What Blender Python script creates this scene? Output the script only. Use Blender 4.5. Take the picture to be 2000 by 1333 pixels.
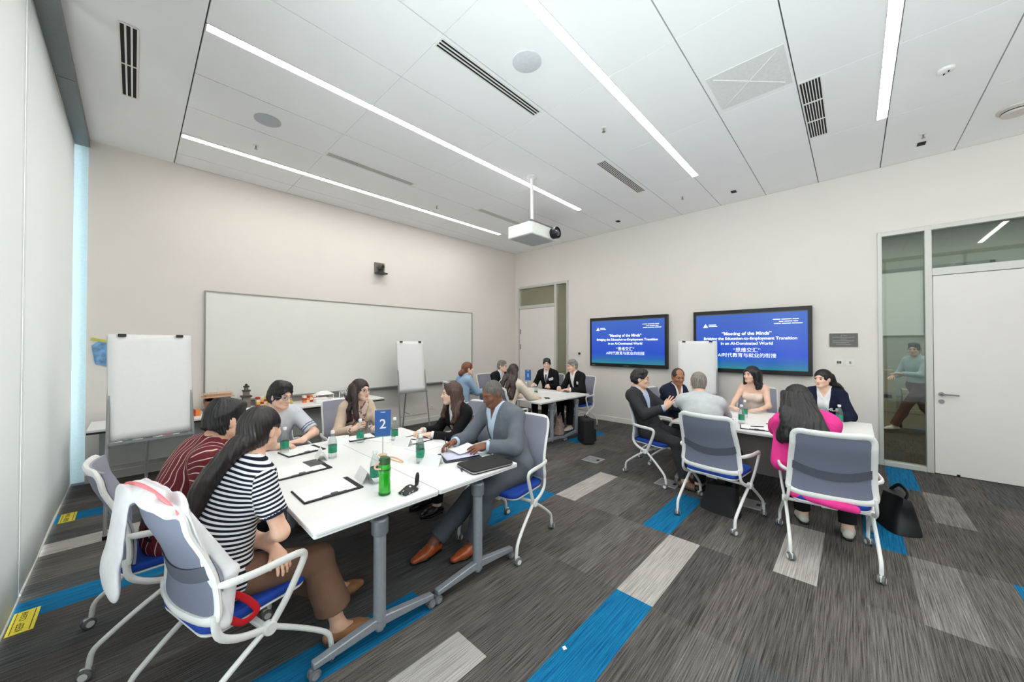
import bpy, bmesh, math, random
import numpy as np
from mathutils import Matrix, Vector
for _o in list(bpy.data.objects): bpy.data.objects.remove(_o)
SC = bpy.context.scene; COL = SC.collection; R = math.radians; PI = math.pi

# ---------------------------------------------------------------- camera, sky, light, exposure
cam = bpy.data.cameras.new('camera'); cam_o = bpy.data.objects.new('camera', cam); COL.objects.link(cam_o)
cam.lens = 36 * 702.68 / 2000; cam.sensor_width = 36; cam.clip_start = .02
cam_o.location = (0, 0, 1.65); cam_o.rotation_euler = (R(90.62), 0, R(43.57 - 90)); SC.camera = cam_o
XL, XB, YA, YF, HC = -.5, 7.117, 6.63, -3.6, 4.108           # left glazing, screen wall, whiteboard wall, rear wall, ceiling
W = bpy.data.worlds.new('sky'); SC.world = W; W.use_nodes = True
W.node_tree.nodes['Background'].inputs[0].default_value = (.80, .90, .95, 1)
W.node_tree.nodes['Background'].inputs[1].default_value = 1.0
def area(name, loc, rot, sx, sy, power, col):
    l = bpy.data.lights.new(name, 'AREA'); l.shape = 'RECTANGLE'; l.size = sx; l.size_y = sy; l.energy = power; l.color = col
    o = bpy.data.objects.new(name, l); COL.objects.link(o); o.location = loc; o.rotation_euler = rot; return o
area('daylight', (-1.7, 4.3, 2.2), (0, R(-90), 0), 4.2, 5.2, 470, (.96, .98, 1))   # sky light outside the glazing, behind the blinds
area('daylight_rear', (-1.7, -1.2, 2.2), (0, R(-90), 0), 4.2, 5.2, 40, (.96, .98, 1))   # and by the open panes behind the camera
area('ceiling_fill', (-3.5, -.8, -1.5), (0, R(-138), 0), 2.2, 6.0, 1020, (.97, .98, 1))   # unseen fill lamp added low outside the glazing to brighten the ceiling
area('corridor_lamp', (9.3, .8, 3.95), (0, 0, 0), 2.2, 11.0, 310, (1, .96, .88))     # lamps of the corridor behind the glass
SC.view_settings.view_transform = 'Standard'; SC.view_settings.look = 'None'
SC.view_settings.exposure = 0.3; SC.view_settings.gamma = 1.0; SC.view_settings.use_curve_mapping = False
SC.cycles.use_denoising = True; SC.cycles.max_bounces = 9; SC.cycles.diffuse_bounces = 6; SC.cycles.glossy_bounces = 3
SC.cycles.transparent_max_bounces = 16; SC.cycles.transmission_bounces = 4; SC.cycles.sample_clamp_indirect = 6
SC.cycles.caustics_reflective = False; SC.cycles.caustics_refractive = False
STRIP = 26.5                                                   # radiance of the ceiling strip lights

# ---------------------------------------------------------------- materials
def lin(c):
    return tuple((v / 255 / 12.92) if v / 255 <= .04045 else ((v / 255 + .055) / 1.055) ** 2.4 for v in c[:3]) + (1,)
def nt_new(name):
    m = bpy.data.materials.new(name); m.use_nodes = True; n = m.node_tree; return m, n, n.nodes['Principled BSDF']
def nd(n, t, **kw):
    x = n.nodes.new(t)
    for k, v in kw.items():
        if k.startswith('i_'): x.inputs[k[2:].replace('_', ' ')].default_value = v
        else: setattr(x, k, v)
    return x
def ramp(n, fac, stops, interp='LINEAR'):
    r = nd(n, 'ShaderNodeValToRGB'); r.color_ramp.interpolation = interp; e = r.color_ramp.elements
    while len(e) < len(stops): e.new(.5)
    for i, (p, c) in enumerate(stops): e[i].position = p; e[i].color = c
    n.links.new(fac, r.inputs[0]); return r.outputs[0]
MATS = {}
def M(name, col=None, rough=.6, metal=0, var=.05, scale=40, bump=0, bscale=300, sss=0, spec=.5, coat=0):
    """plain surface with a little procedural tone variation and bump"""
    if name in MATS: return MATS[name]
    m, n, b = nt_new(name); c = lin(col)
    tc = nd(n, 'ShaderNodeTexCoord'); no = nd(n, 'ShaderNodeTexNoise', i_Scale=scale, i_Detail=3.0); n.links.new(tc.outputs['Object'], no.inputs['Vector'])
    d = tuple(v * (1 - var) for v in c[:3]) + (1,); l = tuple(min(1, v * (1 + var)) for v in c[:3]) + (1,)
    n.links.new(ramp(n, no.outputs[0], [(.3, d), (.7, l)]), b.inputs['Base Color'])
    b.inputs['Roughness'].default_value = rough; b.inputs['Metallic'].default_value = metal; b.inputs['Specular IOR Level'].default_value = spec
    if coat: b.inputs['Coat Weight'].default_value = coat
    if sss: b.inputs['Subsurface Weight'].default_value = sss; b.inputs['Subsurface Radius'].default_value = (.012, .005, .003)
    if bump:
        n2 = nd(n, 'ShaderNodeTexNoise', i_Scale=bscale, i_Detail=2.0); n.links.new(tc.outputs['Object'], n2.inputs['Vector'])
        bp = nd(n, 'ShaderNodeBump', i_Strength=bump, i_Distance=.002); n.links.new(n2.outputs[0], bp.inputs['Height']); n.links.new(bp.outputs[0], b.inputs['Normal'])
    MATS[name] = m; return m
def M_emit(name, col, s):
    if name in MATS: return MATS[name]
    m, n, b = nt_new(name); b.inputs['Base Color'].default_value = (.8, .8, .8, 1)
    b.inputs['Emission Color'].default_value = lin(col); b.inputs['Emission Strength'].default_value = s; MATS[name] = m; return m
def M_glass(name, tint, gloss=.12, rough=.02, opac=0):
    """thin pane / clear plastic: see-through with a fresnel sheen"""
    if name in MATS: return MATS[name]
    m, n, b = nt_new(name); n.nodes.remove(b); out = n.nodes['Material Output']
    t = nd(n, 'ShaderNodeBsdfTransparent'); t.inputs[0].default_value = lin(tint)
    g = nd(n, 'ShaderNodeBsdfGlossy', i_Roughness=rough); fr = nd(n, 'ShaderNodeLayerWeight', i_Blend=.25)
    mu = nd(n, 'ShaderNodeMath', operation='MULTIPLY_ADD'); mu.inputs[1].default_value = .28; mu.inputs[2].default_value = gloss; mu.use_clamp = True
    n.links.new(fr.outputs['Fresnel'], mu.inputs[0]); mx = nd(n, 'ShaderNodeMixShader')
    n.links.new(mu.outputs[0], mx.inputs[0]); n.links.new(t.outputs[0], mx.inputs[1]); n.links.new(g.outputs[0], mx.inputs[2]); last = mx.outputs[0]
    if opac:
        d = nd(n, 'ShaderNodeBsdfDiffuse'); d.inputs[0].default_value = (.85, .88, .88, 1); m2 = nd(n, 'ShaderNodeMixShader'); m2.inputs[0].default_value = opac
        n.links.new(last, m2.inputs[1]); n.links.new(d.outputs[0], m2.inputs[2]); last = m2.outputs[0]
    n.links.new(last, out.inputs[0]); MATS[name] = m; return m
def M_blind():
    m, n, b = nt_new('blind_fabric'); out = n.nodes['Material Output']
    b.inputs['Base Color'].default_value = lin((236, 233, 230)); b.inputs['Roughness'].default_value = .9
    t = nd(n, 'ShaderNodeBsdfTranslucent'); t.inputs[0].default_value = lin((222, 226, 226))
    tc = nd(n, 'ShaderNodeTexCoord'); no = nd(n, 'ShaderNodeTexNoise', i_Scale=400.0); n.links.new(tc.outputs['Object'], no.inputs['Vector'])
    bp = nd(n, 'ShaderNodeBump', i_Strength=.1, i_Distance=.001); n.links.new(no.outputs[0], bp.inputs['Height']); n.links.new(bp.outputs[0], b.inputs['Normal'])
    mx = nd(n, 'ShaderNodeMixShader'); mx.inputs[0].default_value = .24
    n.links.new(b.outputs[0], mx.inputs[1]); n.links.new(t.outputs[0], mx.inputs[2]); n.links.new(mx.outputs[0], out.inputs[0]); return m
def M_carpet(name, lo, hi):
    """pile carpet plank: fine streaks that run along the room's x axis"""
    m, n, b = nt_new(name); tc = nd(n, 'ShaderNodeTexCoord'); mp = nd(n, 'ShaderNodeMapping'); mp.inputs['Scale'].default_value = (3.2, 150, 1)
    n.links.new(tc.outputs['Object'], mp.inputs[0]); no = nd(n, 'ShaderNodeTexNoise', i_Scale=1.0, i_Detail=3.0, i_Roughness=.65); n.links.new(mp.outputs[0], no.inputs['Vector'])
    n2 = nd(n, 'ShaderNodeTexNoise', i_Scale=260.0, i_Detail=1.0); n.links.new(tc.outputs['Object'], n2.inputs['Vector'])
    mx = nd(n, 'ShaderNodeMath', operation='MULTIPLY_ADD'); mx.inputs[1].default_value = .35; n.links.new(n2.outputs[0], mx.inputs[0]); n.links.new(no.outputs[0], mx.inputs[2])
    n.links.new(ramp(n, mx.outputs[0], [(.50, lin(lo)), (.86, lin(hi))]), b.inputs['Base Color']); b.inputs['Roughness'].default_value = .95; b.inputs['Specular IOR Level'].default_value = .15
    bp = nd(n, 'ShaderNodeBump', i_Strength=.5, i_Distance=.004); n.links.new(mx.outputs[0], bp.inputs['Height']); n.links.new(bp.outputs[0], b.inputs['Normal']); return m
def M_screen(name, h0, h1):
    """lit display: blue slide that turns teal along its lower edge"""
    m, n, b = nt_new(name); tc = nd(n, 'ShaderNodeTexCoord'); sp = nd(n, 'ShaderNodeSeparateXYZ'); n.links.new(tc.outputs['Object'], sp.inputs[0])
    mr = nd(n, 'ShaderNodeMapRange'); mr.inputs[1].default_value = h0; mr.inputs[2].default_value = h1; n.links.new(sp.outputs[2], mr.inputs[0])
    no = nd(n, 'ShaderNodeTexNoise', i_Scale=1.4); n.links.new(tc.outputs['Object'], no.inputs['Vector'])
    ad = nd(n, 'ShaderNodeMath', operation='MULTIPLY_ADD'); ad.inputs[1].default_value = .16; n.links.new(no.outputs[0], ad.inputs[0]); n.links.new(mr.outputs[0], ad.inputs[2])
    c = ramp(n, ad.outputs[0], [(.08, lin((36, 128, 140))), (.2, lin((24, 96, 176))), (.34, lin((14, 70, 196))), (.62, lin((38, 84, 194))), (1, lin((50, 96, 190)))])
    b.inputs['Base Color'].default_value = (.01, .01, .02, 1); b.inputs['Roughness'].default_value = .25
    n.links.new(c, b.inputs['Emission Color']); b.inputs['Emission Strength'].default_value = .85; return m

wall_m = M('wall_paint', (233, 227, 221), .85, var=.012, scale=2, bump=.05)
ceil_m = M('ceiling_board', (247, 247, 247), .9, var=.01, scale=2)
gap_m = M('ceiling_gap', (120, 120, 118), .9)
white_m = M('white_paint', (236, 233, 228), .5, var=.015)
door_m = M('door_laminate', (232, 228, 224), .45, var=.012, scale=4)
frame_m = M('frame_aluminium', (206, 206, 200), .4, .2, var=.02)
steel_m = M('brushed_steel', (150, 148, 146), .3, .9)
black_m = M('black_plastic', (16, 16, 17), .35)
soft_black = M('matte_black', (22, 22, 23), .75, bump=.1)
dark_m = M('dark_slot', (14, 14, 14), .8)
grey_m = M('grey_plastic', (128, 130, 132), .5)
chair_w = M('chair_white_plastic', (232, 231, 228), .38, var=.015)
chair_mesh = M('chair_slate_mesh', (112, 116, 134), .75, var=.06, scale=300, bump=.25, bscale=700)
chair_band = M('chair_dark_band', (80, 83, 96), .7, bump=.2)
chair_pad = M('chair_lavender_fabric', (152, 154, 168), .85, var=.04, scale=200, bump=.25, bscale=700)
seat_blue = M('chair_blue_fabric', (14, 62, 158), .8, var=.08, scale=150, bump=.25, bscale=600)
tire_m = M('caster_tyre', (104, 106, 108), .6)
table_w = M('table_white_laminate', (240, 240, 239), .33, var=.01)
table_edge = M('table_edge_band', (206, 207, 208), .45)
table_leg = M('table_grey_metal', (150, 156, 163), .4, .25)
paper_m = M('paper_white', (244, 244, 243), .8, var=.01)
inkblk = M('ink_black', (20, 20, 22), .6)

# ---------------------------------------------------------------- mesh helpers
class MB:
    def __init__(s): s.v = []; s.f = []; s.m = []
    def add(s, vs, fs, mi=0, T=None):
        o = len(s.v)
        s.v += [tuple(T @ Vector(v)) if T is not None else tuple(v) for v in vs]
        s.f += [tuple(i + o for i in f) for f in fs]; s.m += [mi] * len(fs); return s
    def box(s, lo, hi, mi=0, T=None):
        x0, y0, z0 = lo; x1, y1, z1 = hi
        return s.add([(x0, y0, z0), (x1, y0, z0), (x1, y1, z0), (x0, y1, z0), (x0, y0, z1), (x1, y0, z1), (x1, y1, z1), (x0, y1, z1)],
                     [(0, 3, 2, 1), (4, 5, 6, 7), (0, 1, 5, 4), (1, 2, 6, 5), (2, 3, 7, 6), (3, 0, 4, 7)], mi, T)
    def cbox(s, c, d, mi=0, T=None):
        return s.box([c[i] - d[i] / 2 for i in range(3)], [c[i] + d[i] / 2 for i in range(3)], mi, T)
    def tube(s, pts, r, n=10, mi=0, T=None, closed=False, nrm=None, w=1.0):
        """sweep a round (or, with nrm and w, oval) section along pts; r may be a list"""
        P = [Vector(p) for p in pts]; N = len(P); vs = []; fs = []
        rr = r if isinstance(r, (list, tuple)) else [r] * N; up = None
        for i in range(N):
            if closed: t = P[(i + 1) % N] - P[i - 1]
            else: t = P[min(i + 1, N - 1)] - P[max(i - 1, 0)]
            t.normalize()
            if nrm is not None: a = Vector(nrm); a = (a - t * a.dot(t)).normalized()
            else:
                if up is None: up = Vector((0, 0, 1)) if abs(t.z) < .9 else Vector((1, 0, 0))
                a = (up - t * up.dot(t)).normalized(); up = a
            b = t.cross(a)
            for k in range(n):
                q = 2 * PI * k / n; vs.append(P[i] + a * math.cos(q) * rr[i] + b * math.sin(q) * rr[i] * w)
        L = N if closed else N - 1
        for i in range(L):
            for k in range(n):
                j = (i + 1) % N; k2 = (k + 1) % n; fs.append((i * n + k, i * n + k2, j * n + k2, j * n + k))
        if not closed: fs.append(tuple(range(n - 1, -1, -1))); fs.append(tuple((N - 1) * n + k for k in range(n)))
        return s.add(vs, fs, mi, T)
    def lathe(s, prof, n=20, mi=0, T=None, caps=True):
        vs = [(r * math.cos(2 * PI * k / n), r * math.sin(2 * PI * k / n), z) for r, z in prof for k in range(n)]
        fs = [(i * n + k, i * n + (k + 1) % n, (i + 1) * n + (k + 1) % n, (i + 1) * n + k) for i in range(len(prof) - 1) for k in range(n)]
        if caps: fs.append(tuple(range(n - 1, -1, -1))); fs.append(tuple((len(prof) - 1) * n + k for k in range(n)))
        return s.add(vs, fs, mi, T)
    def cyl(s, a, b, r, n=16, mi=0, T=None): return s.tube([a, b], r, n, mi, T)
    def prism(s, poly, h0, h1, mi=0, T=None):
        n = len(poly); vs = [(x, y, h0) for x, y in poly] + [(x, y, h1) for x, y in poly]
        fs = [tuple(range(n - 1, -1, -1)), tuple(range(n, 2 * n))] + [(i, (i + 1) % n, n + (i + 1) % n, n + i) for i in range(n)]
        return s.add(vs, fs, mi, T)
    def grid(s, fn, nu, nv, th=0, mi=0, T=None):
        """sheet fn(u,v); with th a second layer offset by the vector th"""
        vs = [Vector(fn(i / nu, j / nv)) for i in range(nu + 1) for j in range(nv + 1)]; m = nv + 1
        fs = [(i * m + j, (i + 1) * m + j, (i + 1) * m + j + 1, i * m + j + 1) for i in range(nu) for j in range(nv)]
        if th:
            o = len(vs); d = Vector(th); vs += [v + d for v in vs]; fs += [tuple(reversed([i + o for i in f])) for f in fs]
            e = [(i, i + 1) for i in range(nv)] + [(nu * m + i + 1, nu * m + i) for i in range(nv)] + [((i + 1) * m, i * m) for i in range(nu)] + [(i * m + nv, (i + 1) * m + nv) for i in range(nu)]
            fs += [(a, b, b + o, a + o) for a, b in e]
        return s.add(vs, fs, mi, T)
def spl(pts, n=6, closed=False):
    """Catmull-Rom through pts"""
    P = [Vector(p) for p in pts]; N = len(P); out = []
    for i in range(N if closed else N - 1):
        g = (lambda k: P[k % N]) if closed else (lambda k: P[min(max(k, 0), N - 1)])
        a, b, c, d = g(i - 1), g(i), g(i + 1), g(i + 2)
        for j in range(n):
            t = j / n; out.append(.5 * ((2 * b) + (c - a) * t + (2 * a - 5 * b + 4 * c - d) * t * t + (3 * b - a - 3 * c + d) * t ** 3))
    if not closed: out.append(P[-1])
    return out
def rrect(w, h, r, n=5):
    out = []
    for cx, cy, a0 in ((w / 2 - r, h / 2 - r, 0), (-w / 2 + r, h / 2 - r, 90), (-w / 2 + r, -h / 2 + r, 180), (w / 2 - r, -h / 2 + r, 270)):
        out += [(cx + r * math.cos(R(a0 + 90 * k / n)), cy + r * math.sin(R(a0 + 90 * k / n))) for k in range(n + 1)]
    return out
def TR(loc=(0, 0, 0), rz=0, rx=0, ry=0, s=1):
    return Matrix.Translation(loc) @ Matrix.Rotation(rz, 4, 'Z') @ Matrix.Rotation(ry, 4, 'Y') @ Matrix.Rotation(rx, 4, 'X') @ Matrix.Scale(s, 4)
def obj(name, mb, mats, parent=None, loc=(0, 0, 0), rz=0, bev=0, seg=2, sharp=.6):
    me = bpy.data.meshes.new(name); me.from_pydata(mb.v, [], mb.f)
    for m in (mats if isinstance(mats, (list, tuple)) else [mats]): me.materials.append(m)
    me.polygons.foreach_set('material_index', mb.m); me.polygons.foreach_set('use_smooth', [True] * len(me.polygons))
    b = bmesh.new(); b.from_mesh(me); bmesh.ops.recalc_face_normals(b, faces=b.faces); b.to_mesh(me); b.free()
    me.set_sharp_from_angle(angle=sharp); me.update()
    o = bpy.data.objects.new(name, me); COL.objects.link(o); o.location = loc; o.rotation_euler = (0, 0, rz)
    if parent: o.parent = parent
    if bev:
        bm = o.modifiers.new('edge', 'BEVEL'); bm.width = bev; bm.segments = seg; bm.limit_method = 'ANGLE'; bm.angle_limit = R(40)
    return o
def tag(o, label=None, cat=None, group=None, kind=None):
    if label: o['label'] = label
    if cat: o['category'] = cat
    if group: o['group'] = group
    if kind: o['kind'] = kind
    return o
def thing(name, label, cat, loc=(0, 0, 0), rz=0, group=None):
    o = bpy.data.objects.new(name, None); o.empty_display_size = .1; COL.objects.link(o); o.location = loc; o.rotation_euler = (0, 0, rz)
    return tag(o, label, cat, group)
def struct(name, mb, mats, parent=None, **k):
    o = obj(name, mb, mats, parent, **k)
    if not parent: o['kind'] = 'structure'
    return o
def dup(o, loc=None, rz=None, label=None, parent=None):
    c = o.copy(); COL.objects.link(c)
    if parent: c.parent = parent
    if loc is not None: c.location = loc
    if rz is not None: c.rotation_euler = (0, 0, rz)
    if label: c['label'] = label
    for ch in list(o.children): dup(ch, parent=c)
    return c
def text_mesh(mb, s, size, T, mi=0, ext=.0006, ax='CENTER', bold=0):
    """lettering as real geometry, lying in the local xy plane of T"""
    cu = bpy.data.curves.new('t', 'FONT'); cu.body = s; cu.size = size; cu.extrude = ext; cu.align_x = ax; cu.align_y = 'CENTER'; cu.offset = bold
    o = bpy.data.objects.new('t', cu); COL.objects.link(o); bpy.context.view_layer.update()
    me = bpy.data.meshes.new_from_object(o.evaluated_get(bpy.context.evaluated_depsgraph_get()))
    mb.add([v.co.copy() for v in me.vertices], [tuple(p.vertices) for p in me.polygons], mi, T)
    bpy.data.objects.remove(o); bpy.data.curves.remove(cu); bpy.data.meshes.remove(me); return mb
FACE_X = Matrix(((0, 0, -1, 0), (-1, 0, 0, 0), (0, 1, 0, 0), (0, 0, 0, 1)))   # local xy -> a sheet on the screen wall, read from inside the room
# ---------------------------------------------------------------- floor: carpet planks laid in a square grid
PX, PY, P0X, P0Y = .9625, .2445, 1.30, .932
tones = [M_carpet('carpet_tone_%d' % i, a, b) for i, (a, b) in enumerate([((40, 39, 38), (104, 100, 97)), ((46, 44, 43), (112, 107, 103)), ((52, 49, 47), (120, 114, 109)),
         ((58, 56, 54), (128, 123, 119)), ((43, 44, 45), (106, 107, 106)), ((70, 67, 64), (140, 134, 129))])]
c_blue = M_carpet('carpet_blue', (8, 74, 116), (26, 128, 174)); c_light = M_carpet('carpet_light', (136, 131, 126), (192, 187, 182)); c_mid = M_carpet('carpet_mid', (80, 77, 74), (150, 146, 141))
special = {(0, 0): 6, (1, 2): 6, (-5, 3): 6, (-6, 5): 6, (6, 1): 6, (4, -1): 6, (11, -2): 6, (18, -2): 6, (-8, 2): 6, (10, 4): 6,
           (0, 1): 7, (-3, 2): 7, (5, 2): 7, (2, -1): 7, (15, -2): 7, (-7, 4): 8, (-6, 2): 8, (-11, 1): 7, (-4, 0): 8}
random.seed(5); fl = MB()
for r in range(-20, 24):
    for c in range(-2, 7):
        x0, x1 = max(P0X + c * PX, -1.2), min(P0X + (c + 1) * PX, XB + .1); y0, y1 = max(P0Y + r * PY, YF), min(P0Y + (r + 1) * PY, YA + .35)
        t = random.choice([0, 0, 1, 1, 1, 2, 2, 3, 4, 4]); t = special.get((r, c), t)
        if x1 > x0 and y1 > y0: fl.add([(x0, y0, 0), (x1, y0, 0), (x1, y1, 0), (x0, y1, 0)], [(0, 1, 2, 3)], t)
fl.box((-1.2, YF, -.06), (XB + .1, YA + .35, -.001), 0)
struct('floor', fl, tones + [c_blue, c_light, c_mid])

# ---------------------------------------------------------------- ceiling: plaster margin, panels with open joints
ce = MB(); ce.box((-1.0, YF, HC + .03), (XB + .1, YA + .35, HC + .15), 1)
ce.box((-.5, YF, HC), (.352, YA, HC + .03), 0); ce.box((-1.0, YA, HC), (-.5, YA + .3, HC + .03), 0)
ys = [YF] + [v for v in [-.932 + .6535 * k for k in range(-4, 12)] if YF + .2 < v < YA - .2] + [YA]
xs = [.36, 1.67, 2.98, 4.29, 5.60, 6.91, XB]
for i in range(len(xs) - 1):
    for j in range(len(ys) - 1):
        ce.box((xs[i] + .0025, ys[j] + .005, HC), (xs[i + 1] - .0025, ys[j + 1] - .005, HC + .025), 0)
struct('ceiling', ce, [ceil_m, gap_m])
# access hatch with folded diagonals, pressed out of one panel
h = MB(); h.box((3.63, .40, HC - .004), (4.22, .98, HC - .0005), 0)
for a, b in (((3.68, .45), (4.17, .93)), ((3.68, .93), (4.17, .45))): h.tube([(a[0], a[1], HC - .004), (b[0], b[1], HC - .004)], .006, 6, 0)
tag(obj('ceiling_access_panel', h, M('hatch_white', (226, 226, 224), .8)), 'square white ceiling panel pressed with crossing diagonal folds', 'ceiling panel')

strip_m = M_emit('strip_light_diffuser', (255, 250, 244), STRIP)
for nm, y, x1 in (('ceiling strip light nearest the whiteboard wall, its far end beyond the speaker camera', 5.685, 5.58), ('long ceiling strip light that passes just behind the projector pole', 3.60, 5.56),
                  ('ceiling strip light running over the aisle between the near tables', 1.655, 5.60), ('ceiling strip light at the upper right, left of the white detector', -.235, 5.57), (None, -2.2, 5.57)):
    t = thing('strip_light', nm or 'ceiling strip light behind the camera', 'ceiling light', (0, 0, 0), 0, 'ceiling strip lights')
    b = MB(); b.box((.37, y - .038, HC - .006), (x1, y + .038, HC - .001)); obj('diffuser', b, strip_m, t)
    b = MB(); b.box((.36, y - .043, HC - .005), (.37, y + .043, HC)); b.box((x1, y - .043, HC - .005), (x1 + .01, y + .043, HC))
    b.box((.36, y - .043, HC - .005), (x1, y - .038, HC)); b.box((.36, y + .038, HC - .005), (x1, y + .043, HC)); obj('housing', b, frame_m, t)

def diffuser(x0, x1, y0, y1, n, label, along='x', bars=0, frame=.012):
    t = thing('air_vent', label, 'air vent', ((x0 + x1) / 2, (y0 + y1) / 2, HC), 0, 'ceiling air vents'); cx, cy = (x0 + x1) / 2, (y0 + y1) / 2
    b = MB(); b.box((x0 - cx, y0 - cy, -.003), (x1 - cx, y1 - cy, -.0005)); obj('dark_slot', b, dark_m, t)
    b = MB()
    if along == 'x':
        w = (y1 - y0) / n
        for k in range(n + 1): b.box((x0 - cx, y0 - cy + k * w - w * .17, -.008), (x1 - cx, y0 - cy + k * w + w * .17, -.003))
        for k in range(bars + 2): q = x0 - cx + (x1 - x0) * k / (bars + 1); b.box((q - frame / 2, y0 - cy, -.0085), (q + frame / 2, y1 - cy, -.003))
    else:
        w = (x1 - x0) / n
        for k in range(n + 1): b.box((x0 - cx + k * w - w * .17, y0 - cy, -.008), (x0 - cx + k * w + w * .17, y1 - cy, -.003))
        for k in range(bars + 2): q = y0 - cy + (y1 - y0) * k / (bars + 1); b.box((x0 - cx, q - frame / 2, -.0085), (x1 - cx, q + frame / 2, -.003))
    obj('louvre_frame', b, white_m, t); return t
diffuser(1.68, 2.93, 2.37, 2.468, 3, 'three-slot linear air vent in the middle of the ceiling beside the round speaker')
diffuser(1.69, 2.92, 4.835, 4.915, 3, 'narrow dark slot vent between the two long strip lights')
diffuser(4.29, 5.58, 2.385, 2.51, 5, 'grey slot vent right of the projector pole')
diffuser(4.29, 5.58, 4.86, 4.96, 5, 'grey slot vent partly hidden behind the projector')
diffuser(4.29, 5.52, .205, .36, 7, 'wide black return grille with cross bars at the upper right', bars=2, frame=.02)
diffuser(-.1, .004, 4.015, 5.165, 3, 'three-slot air vent in the plaster margin above the window wall', along='y', bars=1)

def disc(name, x, y, prof, m, label, cat, group=None):
    b = MB(); b.lathe(prof, 32); return tag(obj(name, b, m, loc=(x, y, HC)), label, cat, group)
sp_m = M('speaker_grille', (196, 199, 202), .7, bump=.4, bscale=900)
disc('ceiling_speaker', .99, 4.63, [(.125, 0), (.125, -.005), (.115, -.008), (.0, -.009)], M('speaker_grille_grey', (186, 190, 196), .8, bump=.4, bscale=900), 'round grey ceiling speaker near the window side', 'speaker', 'ceiling speakers')
disc('ceiling_speaker', 2.33, 2.04, [(.125, 0), (.125, -.005), (.115, -.008), (.0, -.009)], M('speaker_grille_white', (214, 216, 219), .8, bump=.4, bscale=900), 'round white ceiling speaker beside the three-slot vent', 'speaker', 'ceiling speakers')
for x, y, l in ((1.017, 5.317, 'sprinkler head below the grey ceiling speaker'), (3.647, 2.038, 'sprinkler head above the grey slot vent by the projector'), (3.665, 5.32, 'sprinkler head left of the projector pole'),
                (6.319, -.60, 'sprinkler head close behind the small black square at the upper right'), (6.24, 2.042, 'sprinkler head near the screen wall, end of the aisle strip light')):
    t = thing('sprinkler_head', l, 'sprinkler', (x, y, HC), 0, 'sprinkler heads')
    b = MB(); b.lathe([(.032, 0), (.03, -.006), (.0, -.008)], 16); obj('escutcheon', b, white_m, t)
    b = MB(); b.lathe([(.007, -.006), (.007, -.04), (.018, -.045), (.018, -.048), (.0, -.05)], 12); obj('nozzle', b, steel_m, t)
for y, l in ((-.612, 'small black square fitting on the ceiling beside the white detector'), (1.38, 'small black square fitting on the ceiling above the larger screen'), (3.377, 'small black square fitting on the ceiling right of the projector lens')):
    b = MB(); b.box((-.045, -.035, -.012), (.045, .035, 0)); tag(obj('ceiling_sensor', b, dark_m, loc=(6.6, y, HC), bev=.004), l, 'sensor', 'black ceiling sensors')
t = thing('motion_detector', 'small white ceiling detector with two dark slits', 'detector', (4.968, -.611, HC))
b = MB(); b.lathe([(.055, 0), (.052, -.02), (.035, -.03), (0, -.032)], 24); obj('cover', b, white_m, t)
b = MB(); b.box((-.03, -.018, -.034), (-.004, -.008, -.026)); b.box((.004, .006, -.034), (.03, .016, -.026)); obj('slit', b, dark_m, t)
t = thing('smoke_detector', 'round white smoke detector at the right edge of the ceiling', 'smoke detector', (6.301, -1.238, HC))
b = MB(); b.lathe([(.13, 0), (.13, -.012), (.1, -.02), (.1, -.055), (.0, -.06)], 32); obj('body', b, M('detector_warm_white', (214, 206, 200), .6), t)
b = MB(); b.lathe([(.101, -.026), (.103, -.03), (.101, -.036)], 32, caps=False); obj('slot_ring', b, dark_m, t)

# ---------------------------------------------------------------- walls
b = MB(); b.box((-.39, YA, 0), (XB + .1, YA + .1, HC)); struct('wall_back', b, wall_m)                     # whiteboard wall
b = MB(); b.box((-.9, YA + .1, 0), (-.39, YA + .14, HC)); struct('wall_left', b, M('facade_return_teal', (150, 166, 172), .35))  # pale teal return beyond the blinds
b = MB()                                                                                                  # screen wall, with its two glazed door openings
OP = [(4.92, 6.53, 3.19), (-1.90, -.24, 3.20)]
b.box((XB, 6.53, 0), (XB + .1, YA, HC)); b.box((XB, 4.92, 3.19), (XB + .1, 6.53, HC)); b.box((XB, -.24, 0), (XB + .1, 4.92, HC))
b.box((XB, -1.90, 3.20), (XB + .1, -.24, HC)); b.box((XB, YF, 0), (XB + .1, -1.90, HC)); struct('wall_right', b, wall_m)
b = MB(); b.box((-.6, YF - .1, 0), (XB + .1, YF, HC)); struct('wall_front', b, wall_m)                     # behind the camera
b = MB(); b.box((-.39, YA - .014, 0), (XB, YA, .1)); struct('baseboard_back', b, white_m)
b = MB(); b.box((XB - .014, -.24, 0), (XB, 4.92, .1)); b.box((XB - .014, YF, 0), (XB, -1.9, .1)); struct('baseboard_right', b, white_m)
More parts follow.
